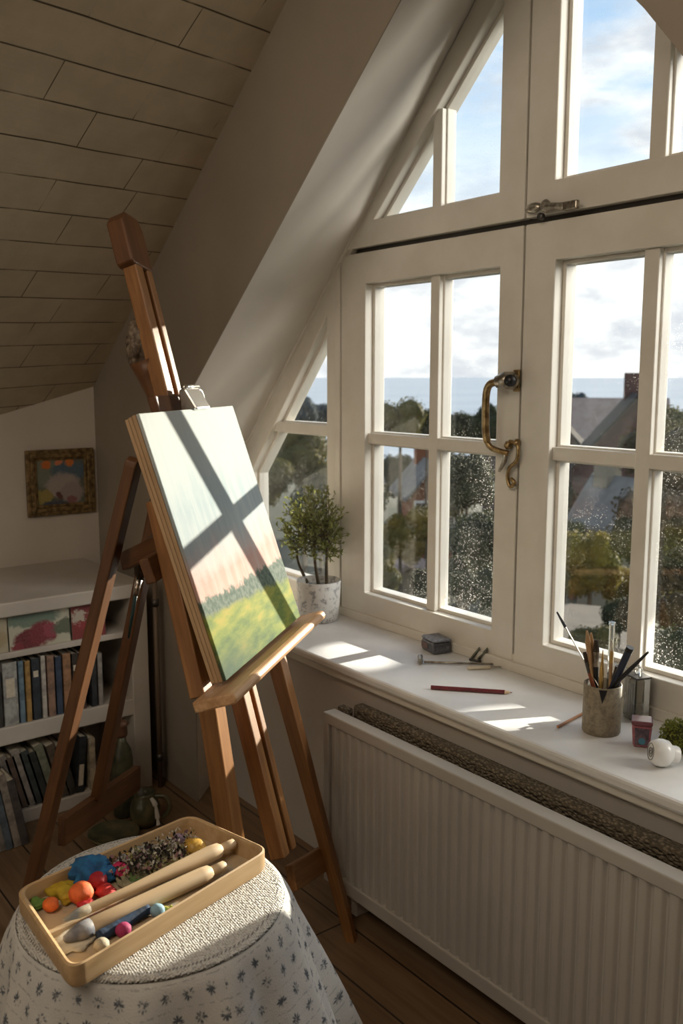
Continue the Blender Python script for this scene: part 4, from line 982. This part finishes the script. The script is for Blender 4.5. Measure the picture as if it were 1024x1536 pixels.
tool('glass_tube', 918, 933, -.2, .3, [('tube_body', 0, .98, .008, .008, M['clear'], 1), ('tube_rim', .98, 1, .0095, .0095, M['clear'], 1)], 'clear glass tube, tallest item in the jar', 'tube', .02)
tool('gold_pen', 904, 975, .1, -.5, [('barrel', 0, .7, .005, .0065, goldm, 1), ('nib', .7, 1, .0065, .001, goldm, 1)], 'thick gold pen with its nib up at the front of the jar', 'pen', -.015)
tool('ochre_brush', 918, 960, .1, -.2, [('handle', 0, .75, .0035, .005, tan, 1), ('ferrule', .75, .88, .005, .004, goldm, 1), ('bristles', .88, 1, .004, .001, M['paper'], 1)], 'slender ochre brush with a pointed pale tip in the jar', 'brush', .0)
tool('navy_marker', 945, 971, -.2, .2, [('barrel', 0, .95, .0085, .010, navy, 1), ('cap_end', .95, 1, .0105, .0105, M['black'], 1)], 'thick navy marker leaning right in the jar', 'marker', .0)
tool('black_marker', 929, 1000, .3, -.1, [('barrel', 0, .6, .009, .012, M['black'], 1), ('cap', .6, 1, .013, .012, M['black'], 1)], 'stubby black marker at the right rim of the jar', 'marker', .01)
tool('slim_black_pen', 972, 978, .0, -.2, [('barrel', 0, .7, .005, .006, M['black'], 1), ('pen_cap', .7, 1, .006, .003, M['black'], 1)], 'slim black pen leaning furthest right in the jar', 'pen', -.005)
tool('wire_tool', 835, 918, .5, .0, [('wire', 0, .84, .0016, .0016, M['nickel'], 1), ('blue_tip', .84, 1, .0055, .003, navy, .5)], 'thin wire tool with a dark blue tip, leaning furthest left', 'tool', .02)
# glass bottle
gc = SP(953, 1078); gm = Matrix.Translation(gc) @ Matrix.Rotation(math.radians(-20), 4, 'Z')
gb = thing('glass_bottle', gc, 'square smoky glass bottle with a looped stopper behind the pink jar', 'bottle')
sg = depth(gc) / FPX
bm = NB(); bx(bm, -.030, .030, -.024, .024, 0, 66 * sg); obj('bottle_body', bm, M['smoky'], gb, bevel=.005, mtx=gm)
bm = NB()
for k in range(5): bx(bm, -.024 + k * .0105, -.018 + k * .0105, -.0262, -.0246, .008, 58 * sg)
obj('bottle_flutes', bm, M['smoky'], gb, mtx=gm)
bm = NB(); bx(bm, -.031, .031, -.025, .025, 66 * sg + .0003, 66 * sg + .005); obj('bottle_collar', bm, M['dark_steel'], gb, bevel=.001, mtx=gm)
bm = NB(); tube(bm, [gm @ V(q) for q in ((-.004, 0, 66 * sg + .005), (-.008, 0, 66 * sg + .02), (.002, 0, 66 * sg + .030), (.014, 0, 66 * sg + .026), (.012, 0, 66 * sg + .005))], .005, 10); obj('stopper', bm, M['clear'], gb, smooth=True)
# pink jar
pc2 = SP(961, 1117); pm2 = Matrix.Translation(pc2) @ Matrix.Rotation(math.radians(35), 4, 'Z')
pj = thing('pink_ink_jar', pc2, 'small square pink ink jar with a dark label', 'jar')
sp_ = depth(pc2) / FPX
bm = NB(); vs = bx(bm, -.026, .026, -.026, .026, 0, 34 * sp_)
for v in vs:
    if v.co.z < .01: v.co.x *= .82; v.co.y *= .82
obj('jar_body', bm, plain('pink_glass', (.40, .13, .15), .2, (.28, .10, .12), 40), pj, bevel=.006, mtx=pm2)
bm = NB(); bx(bm, -.027, .027, -.027, .027, 34 * sp_ + .0003, 41 * sp_); obj('jar_lid', bm, plain('lid_maroon', (.16, .05, .06), .3), pj, bevel=.004, mtx=pm2)
def face_label(bm, x0, x1, z0, z1, y=-.0252): quad(bm, (x0, y, z0), (x1, y, z0), (x1, y - .0022, z1), (x0, y - .0022, z1))
bm = NB(); vv = [(-.017, -.0245, .008), (.017, -.0245, .008), (.018, -.0272, 31 * sp_), (-.018, -.0272, 31 * sp_)]; quad(bm, *vv); obj('jar_label', bm, plain('label_dark', (.05, .035, .05), .5, (.16, .10, .12), 60), pj, mtx=pm2)
bm = NB(); lathe(bm, [(0, 0), (.009, 0)], pm2 @ Matrix.Translation((.001, -.0268, .020)) @ Matrix.Rotation(math.radians(90), 4, 'X'), 18); obj('label_emblem', bm, plain('label_blue', (.06, .20, .28), .4), pj)
# white knob jar on its side
wc = SP(990, 1149); sw = depth(wc) / FPX; wr = 21 * sw
ax_ = (V((-.55, -.72, .0)) + V((0, 0, .12))).normalized()
wp = thing('white_porcelain_pot', wc, 'round white porcelain pot lying on its side, swirl emblem facing out', 'pot')
m = zframe(V((wc.x, wc.y, wc.z + wr)), V((wc.x, wc.y, wc.z + wr)) + ax_, V((0, 0, 1)))
M['porc'] = plain('porcelain', (.76, .75, .73), .25)
bm = NB(); lathe(bm, [(0, -wr * 1.25), (wr * .55, -wr * 1.25), (wr * .62, -wr * 1.1), (wr * .62, -wr * .75), (wr * .92, -wr * .45), (wr, 0), (wr * .93, wr * .4), (wr * .74, wr * .72), (wr * .70, wr * .74), (0, wr * .74)], m, 36); obj('pot_body', bm, M['porc'], wp, auto=40)
bm = NB(); ring = [m @ V((wr * .58 * math.cos(a * PI / 16), wr * .58 * math.sin(a * PI / 16), wr * .745)) for a in range(0, 33)]; tube(bm, ring, wr * .035, 6, False)
ring = [m @ V((wr * (.08 + .015 * a) * math.cos(a * PI / 6), wr * (.08 + .015 * a) * math.sin(a * PI / 6), wr * .745)) for a in range(0, 24)]; tube(bm, ring, wr * .045, 6)
obj('swirl_emblem', bm, plain('emblem_grey', (.14, .14, .14), .4), wp)
# mossy ball
mc = at_z(1016, 1128, SZ); rm = 27 * depth(mc) / FPX; mcz = mc + V((0, 0, rm * .95))
ms = thing('moss_plant', mc, 'yellow green mossy plant at the right picture edge of the sill', 'plant')
rnd = random.Random(5); bm = NB()
for i in range(1500):
    d = V((rnd.gauss(0, 1), rnd.gauss(0, 1), rnd.gauss(0, 1))).normalized(); k = rnd.uniform(.7, 1.0)
    p = mcz + V((d.x, d.y, d.z * .95)) * rm * k
    leaf(bm, p, (d * .6 + V((rnd.gauss(0, .5), rnd.gauss(0, .5), rnd.gauss(0, .5)))).normalized(), .007, .0028, V((rnd.gauss(0, 1), rnd.gauss(0, 1), rnd.gauss(0, 1))).normalized())
for v in bm.verts: v.co.z = max(v.co.z, SZ + .0005); v.co.y = min(v.co.y, YD - .004)
obj('moss_leaves', bm, leafmat('moss', (.20, .20, .02), (.10, .11, .015), .4), ms, recalc=False)
bm = NB(); blob(bm, mcz - V((0, 0, rm * .05)), rm * .72, .1, 2, 2); obj('moss_core', bm, plain('moss_dark', (.05, .05, .012), .9), ms, smooth=True)

# ------------------------------------------------------------------ outdoors
bm = NB(); quad(bm, (-30000, 160, -42), (9000, 160, -42), (9000, 30000, -42), (-30000, 30000, -42))
t = NT('sea'); b_ = t.bsdf(Roughness=.35); t.set(b_.inputs['Base Color'], t.mix(t.rng(t.noise(t.coord('Object', (.004, .0006, 1)), 1.0, 4), .35, .65), (.36, .40, .43), (.44, .475, .49)))
t.set(b_.inputs['Normal'], t.bump(t.noise(t.coord('Object', (.05, .05, 1)), 1.0, 3), .25, 1.0))
struct('ground_sea', bm, t.m)
bm = NB()
def gz(x, y):
    k = max(0, min(1, (y - 26) / 190)); return -6.5 - 34.5 * k * k * (3 - 2 * k) - 1.2 * noise.noise(V((x * .03, y * .03, 0)))
xs = [-260 + 10 * i for i in range(31)]; ys = [2.8, 6, 10] + [14 + 8 * i for i in range(28)]
G = [[bm.verts.new((x, y, gz(x, y))) for x in xs] for y in ys]
for j in range(len(ys) - 1):
    for i in range(len(xs) - 1): bm.faces.new([G[j][i], G[j][i + 1], G[j + 1][i + 1], G[j + 1][i]])
struct('ground', bm, plain('meadow', (.035, .042, .02), .95, (.07, .066, .035), .35), smooth=True)
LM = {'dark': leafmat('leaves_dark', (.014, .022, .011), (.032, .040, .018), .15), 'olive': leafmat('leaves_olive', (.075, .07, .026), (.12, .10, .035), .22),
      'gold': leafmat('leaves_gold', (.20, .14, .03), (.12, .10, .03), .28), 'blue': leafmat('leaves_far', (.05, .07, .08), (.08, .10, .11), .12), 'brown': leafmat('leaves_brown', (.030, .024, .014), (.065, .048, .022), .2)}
TREES = {}
def tree_mesh(kind, seed):
    key = (kind, seed)
    if key in TREES: return TREES[key]
    rnd = random.Random(seed * 17 + len(kind)); bm = NB(); lobes = []
    for i in range(9):
        d = V((rnd.gauss(0, 1), rnd.gauss(0, 1), rnd.gauss(0, .8))).normalized(); lobes.append((d * rnd.uniform(.25, .62), rnd.uniform(.34, .55)))
    lobes.append((V((0, 0, 0)), .6))
    for c_, r_ in lobes:
        for i in range(330):
            d = V((rnd.gauss(0, 1), rnd.gauss(0, 1), rnd.gauss(0, 1))).normalized(); p = c_ + d * r_ * rnd.uniform(.82, 1.06); s = rnd.uniform(.035, .075)
            n_ = (d + V((rnd.gauss(0, .5), rnd.gauss(0, .5), rnd.gauss(0, .5)))).normalized(); e = n_.orthogonal().normalized(); f = n_.cross(e)
            quad(bm, p - e * s, p + f * s * .6, p + e * s, p - f * s * .6)
        blob(bm, c_, r_ * .86, .1, 2, 2)
    me = bpy.data.meshes.new('crown'); bm.to_mesh(me); bm.free(); me.materials.append(LM[kind])
    tb = NB(); tube(tb, [(0, 0, -1), (.02, 0, -.4), (0, .02, -.02)], [.10, .085, .04], 8); tme = bpy.data.meshes.new('trunk'); tb.to_mesh(tme); tb.free(); tme.materials.append(M['bark'])
    TREES[key] = (me, tme); return TREES[key]
TLAB = {'dark': ('dark green tree in the wood outside the window', 'dark trees outside the window'), 'olive': ('olive green tree outside the window', 'olive trees outside the window'),
        'gold': ('golden yellow autumn bush outside the window', 'golden bushes outside the window'), 'blue': ('hazy bluish tree far off towards the sea', 'far hazy trees by the sea'), 'brown': ('dark brown autumn tree outside the right hand panes', 'brown autumn trees outside')}
TAKEN = [(at_y(*q[:3]), q[3]) for q in ((806, 592, 36, 3.6), (950, 594, 31, 3.6), (880, 600, 47, 5), (938, 722, 24, 1.9), (640, 692, 27, 2.2), (612, 838, 18, 1.5), (880, 935, 14.5, 2.3))]
def tree(kind, px, py, rpx, Y0, seed=0, vs=1.0):
    for f in (1, .92, 1.08, .85, 1.18, .78, 1.3, .7, 1.42, .62, 1.6, 1.8, 2.0):     # step along the slope until it stands clear of its neighbours
        Y = Y0 * f; c = at_y(px, py, Y); r = rpx * depth(c) / FPX
        if all((c - q).xy.length > .98 * (r + rq) for q, rq in TAKEN): break
    TAKEN.append((c, r)); g_ = gz(c.x, c.y)
    if c.z - r * .3 < g_: c.z = g_ + r * .3
    root = thing({'gold': 'autumn_bush'}.get(kind, 'tree'), (c.x, c.y, g_), TLAB[kind][0], 'bush' if kind == 'gold' else 'tree', TLAB[kind][1])
    me, tme = tree_mesh(kind, seed % 3)
    o = bpy.data.objects.new('crown', me); COL.objects.link(o); o.parent = root; o.location = (0, 0, c.z - g_); o.scale = (r, r, r * vs); o.rotation_euler = (0, 0, seed * 1.3)
    t_ = bpy.data.objects.new('trunk', tme); COL.objects.link(t_); t_.parent = root; hh = max(c.z - g_, .3); t_.location = (0, 0, hh); t_.scale = (r * .9, r * .9, hh)
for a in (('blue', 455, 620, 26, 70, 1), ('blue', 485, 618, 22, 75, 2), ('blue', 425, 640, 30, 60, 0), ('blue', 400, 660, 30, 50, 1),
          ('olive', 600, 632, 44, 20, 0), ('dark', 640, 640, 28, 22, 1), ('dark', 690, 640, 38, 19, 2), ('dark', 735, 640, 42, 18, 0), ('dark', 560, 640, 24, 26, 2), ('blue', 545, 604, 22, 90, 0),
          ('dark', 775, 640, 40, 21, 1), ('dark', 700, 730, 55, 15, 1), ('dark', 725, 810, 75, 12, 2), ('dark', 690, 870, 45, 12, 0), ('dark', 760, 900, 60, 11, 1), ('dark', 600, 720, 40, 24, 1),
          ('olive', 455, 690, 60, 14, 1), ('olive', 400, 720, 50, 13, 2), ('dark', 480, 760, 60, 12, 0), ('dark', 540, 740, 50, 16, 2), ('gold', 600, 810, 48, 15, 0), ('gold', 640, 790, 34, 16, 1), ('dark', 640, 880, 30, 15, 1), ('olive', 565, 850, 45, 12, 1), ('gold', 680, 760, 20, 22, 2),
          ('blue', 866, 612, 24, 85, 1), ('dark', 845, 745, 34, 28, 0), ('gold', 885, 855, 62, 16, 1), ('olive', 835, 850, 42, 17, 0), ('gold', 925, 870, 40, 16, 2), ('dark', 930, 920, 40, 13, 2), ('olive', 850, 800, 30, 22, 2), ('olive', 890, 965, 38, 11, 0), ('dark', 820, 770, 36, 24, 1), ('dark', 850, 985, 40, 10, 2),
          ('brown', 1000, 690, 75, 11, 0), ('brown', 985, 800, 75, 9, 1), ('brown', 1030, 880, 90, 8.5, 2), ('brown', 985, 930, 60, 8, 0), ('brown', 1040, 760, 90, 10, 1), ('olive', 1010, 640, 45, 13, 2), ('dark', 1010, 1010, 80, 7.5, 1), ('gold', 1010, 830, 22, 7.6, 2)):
    tree(*a)
tb_ = V((-10.5, 32, gz(-10.5, 32))); mnz = max(min(v.co.z for v in tree_mesh('dark', 1)[0].vertices if abs(v.co.x - k) < .07) for k in (-.21, -.07, .07, .21)); tc_ = V((-5.7, 32, 7.45 - mnz * 3.5))  # unseen tree, added to keep the sun off the sloped reveal
shade_tree = thing('tree', tb_, 'tall leaning dark tree out of view, added to shade the upper panes', 'tree')
o = bpy.data.objects.new('crown', tree_mesh('dark', 1)[0]); COL.objects.link(o); o.parent = shade_tree; o.location = tc_ - tb_; o.scale = (6.5, 4.5, 3.5)
bm = NB(); tube(bm, curve([tb_, tb_.lerp(tc_, .5) + V((-1.2, 0, 1.0)), tc_]), [.5 - .02 * i for i in range(13)], 10); obj('trunk', bm, M['bark'], shade_tree, smooth=True)
def house(name, px, py, Y, w, l, hw, hr, rot, wall, roof, label):
    """(px,py) is the ridge centre; walls run down to the ground"""
    rc = at_y(px, py, Y); g_ = gz(rc.x, rc.y) - .5; root = thing(name, (rc.x, rc.y, g_), label, 'house', rz=rot)
    m = Matrix.Translation((rc.x, rc.y, 0)) @ Matrix.Rotation(rot, 4, 'Z'); ze = rc.z - hr
    bm = NB(); o = [(-w / 2, g_), (w / 2, g_), (w / 2, ze), (0, rc.z - .05), (-w / 2, ze)]
    A = [bm.verts.new(m @ V((x, -l / 2, z))) for x, z in o]; B = [bm.verts.new(m @ V((x, l / 2, z))) for x, z in o]
    bm.faces.new(A); bm.faces.new(B[::-1])
    for i in range(5): bm.faces.new([A[i], A[(i + 1) % 5], B[(i + 1) % 5], B[i]])
    obj('wall', bm, wall, root)
    for s in (-1, 1):
        bm = NB(); e = .35; sl = hr / (w / 2)
        o = [(0, rc.z), (s * (w / 2 + e), ze - sl * e), (s * (w / 2 + e), ze - sl * e + .14), (0, rc.z + .14)]
        A = [bm.verts.new(m @ V((x, -l / 2 - e, z))) for x, z in o]; B = [bm.verts.new(m @ V((x, l / 2 + e, z))) for x, z in o]
        bm.faces.new(A); bm.faces.new(B[::-1])
        for i in range(4): bm.faces.new([A[i], A[(i + 1) % 4], B[(i + 1) % 4], B[i]])
        obj('roof_slope', bm, roof, root)
    for k in (-.25, .25):
        bm = NB(); bx(bm, k * w - .4, k * w + .4, -l / 2 - .04, -l / 2 - .01, ze - 1.6, ze - .4, m); wn = obj('window', bm, M['white'], root)
        bm = NB(); bx(bm, k * w - .32, k * w + .32, -l / 2 - .06, -l / 2 - .042, ze - 1.5, ze - .5, m); obj('window_glass', bm, M['black'], wn)
    bm = NB(); bx(bm, -.3, .3, l * .22, l * .22 + .6, rc.z - .6, rc.z + .9, m); obj('chimney', bm, wall, root)
wd = plain('house_dark', (.05, .042, .04), .9, (.075, .06, .055), 1); wbk = plain('house_brick', (.13, .065, .05), .9, (.09, .05, .04), 3); wcr = plain('house_cream', (.24, .20, .14), .9); wor = plain('house_orange', (.22, .075, .03), .9)
rs = plain('roof_slate', (.15, .14, .125), .9, (.19, .18, .165), 2, spec=.05); rpk = plain('roof_pink', (.26, .19, .155), .9, (.31, .235, .20), 2, spec=.05); rdk = plain('roof_dark', (.05, .042, .038), .9, spec=.05)
house('house', 806, 592, 36, 4.8, 5, 3, 2.6, math.radians(38), wd, rdk, 'dark gabled house at the left edge of the right casement view')
house('house', 950, 594, 31, 4.4, 5, 3, 2.6, math.radians(38), wbk, rdk, 'brick gabled house with dark roof, right in the right casement view')
house('house', 880, 600, 47, 5.0, 9, 3, 2.6, math.radians(128), wd, rpk, 'pinkish roofed house behind and between the two dark gables')
house('house', 938, 722, 24, 1.5, 2.2, 3, 1.0, math.radians(80), wcr, rs, 'low house with pale slate roof below the brick house')
house('house', 640, 692, 27, 1.9, 3.0, 3, 1.1, math.radians(60), wor, rs, 'small orange walled house with slate roof in the left casement view')
house('house', 612, 838, 18, 1.3, 1.9, 3, .5, math.radians(50), wcr, rpk, 'low cream cottage among bushes in the left casement view')
bm = NB(); c = at_y(880, 935, 14.5); m = Matrix.Translation((c.x, c.y, c.z)) @ Matrix.Rotation(math.radians(30), 4, 'Z'); bx(bm, -1.6, 1.6, -1.5, 1.5, -.12, 0, m)
gar = thing('garage', (c.x, c.y, gz(c.x, c.y) - .3), 'flat beige garage roof outside the right casement', 'garage')
obj('flat_roof', bm, plain('flat_roof', (.17, .135, .095), .9, (.14, .11, .08), 2), gar)
bm = NB(); bx(bm, -1.5, 1.5, -1.4, 1.4, gz(c.x, c.y) - .3 - c.z, -.12, m); obj('wall', bm, wcr, gar)
bm = NB(); pts = [at_z(520, 800, -6.0), at_z(560, 870, -6.0), at_z(640, 905, -6.0), at_z(760, 950, -6.0)]
for p, q in zip(pts, pts[1:]):
    d = (q - p).normalized().cross(V((0, 0, 1))) * .9; f = [p + d, q + d, q - d, p - d]; quad(bm, *[V((v.x, v.y, gz(v.x, v.y) + .25)) for v in f])
struct('ground_path', bm, plain('path_grey', (.15, .165, .16), .9))

# ------------------------------------------------------------------ light
wd_ = bpy.data.worlds.new('sky'); bpy.context.scene.world = wd_; wd_.use_nodes = True; wt = wd_.node_tree; wt.nodes.clear()
class WT(NT):
    def __init__(s, tree): s.t = tree
w = WT(wt); out = w.n('ShaderNodeOutputWorld'); tcn = w.n('ShaderNodeTexCoord')
g_ = tcn.outputs['Generated']; sp = w.n('ShaderNodeSeparateXYZ', {0: g_})
el = sp.outputs[2]
base = w.n('ShaderNodeValToRGB', {0: w.rng(el, -.02, .75, 0, 1, False)}); e = base.color_ramp.elements
e[0].position = 0; e[0].color = (.70, .72, .73, 1); e[1].position = 1; e[1].color = (.13, .25, .48, 1)
for p, c in ((.16, (.62, .68, .72, 1)), (.30, (.43, .54, .66, 1)), (.50, (.28, .42, .60, 1)), (.75, (.19, .33, .55, 1))):
    x = e.new(p); x.color = c
mp = w.n('ShaderNodeMapping', {'Vector': g_, 'Scale': (1, 1, 2.6), 'Location': (.35, .1, .0)})
n1 = w.noise(mp.outputs[0], 3.4, 7, .55); n2 = w.noise(mp.outputs[0], 9.0, 5, .6)
cf = w.rng(w.math('ADD', w.math('MULTIPLY', n1, .8), w.math('MULTIPLY', n2, .2)), .46, .60)
low = w.rng(el, .30, .08, 0, 1); cf2 = w.math('MAXIMUM', w.math('MULTIPLY', cf, .95), w.math('MULTIPLY', low, w.rng(n2, .2, .45, .7, 1)))
shade = w.mix(w.rng(n2, .38, .66), (.80, .79, .77), (.47, .49, .53))
col = w.mix(cf2, base.outputs[0], shade)
bgn = w.n('ShaderNodeBackground', {'Color': col, 'Strength': 1.7}); wt.links.new(bgn.outputs[0], out.inputs[0])

sd = V((-.11, 1.0, .182)).normalized()
sl = bpy.data.lights.new('sun', 'SUN'); sl.energy = 12.0; sl.angle = math.radians(.6); sl.color = (1, .90, .74)
so = bpy.data.objects.new('sun', sl); COL.objects.link(so); so.rotation_euler = sd.to_track_quat('Z', 'Y').to_euler(); so.location = (-1, 8, 4)
def area(name, loc, tgt, sx, sy, en, colr, portal=False):
    l_ = bpy.data.lights.new(name, 'AREA'); l_.shape = 'RECTANGLE'; l_.size = sx; l_.size_y = sy; l_.energy = en; l_.color = colr
    if portal: l_.cycles.is_portal = True
    o = bpy.data.objects.new(name, l_); COL.objects.link(o); o.location = loc; o.rotation_euler = (V(loc) - V(tgt)).to_track_quat('Z', 'Y').to_euler(); return o
area('window_portal', (-1.9, 2.42, 2.05), (-1.9, 0, 2.05), 3.7, 2.7, 1, (1, 1, 1), True)
area('room_fill', (-.9, -.7, 3.1), (-2.6, 2.0, 1.5), 1.6, 1.2, 27, (1, .84, .65))  # added fill behind the camera to lift the room, no real fitting
area('sky_fill', (.9, 4.4, 3.4), (-3.0, 1.8, 1.7), 2.4, 2.4, 230, (1, .93, .83))  # added area lamp outside, out of view, brightens reveal and frames like extra sky

def sill_spot(name, tgt, d, dist, half, sy, en):  # added spot lamp outside that lays a sunny patch on the sill
    l_ = bpy.data.lights.new(name, 'SPOT'); l_.energy = en; l_.color = (1, .93, .82); l_.spot_size = 2 * math.atan(half / dist); l_.spot_blend = .03; l_.shadow_soft_size = .03
    o = bpy.data.objects.new(name, l_); COL.objects.link(o); d = V(d).normalized(); o.location = V(tgt) + d * dist; o.rotation_euler = d.to_track_quat('Z', 'Y').to_euler(); o.scale = (1, sy, 1)
sill_spot('sill_patch_spot', (-2.43, 1.955, SILL), (.06, 1, .48), 6, .17, .36, 5500)
sill_spot('sill_patch_spot', (-1.69, 1.935, SILL), (.50, 1, .50), 6, .10, .62, 5500)
sill_spot('sill_patch_spot', (-1.13, 1.93, SILL), (.30, 1, .50), 6, .07, .8, 5500)
sc_ = bpy.context.scene
sc_.view_settings.view_transform = 'Standard'; sc_.view_settings.look = 'None'; sc_.view_settings.exposure = 0.0
sc_.cycles.use_denoising = True; sc_.cycles.max_bounces = 10; sc_.cycles.transparent_max_bounces = 16; sc_.cycles.caustics_reflective = False; sc_.cycles.caustics_refractive = False
sc_.cycles.sample_clamp_indirect = 6.0
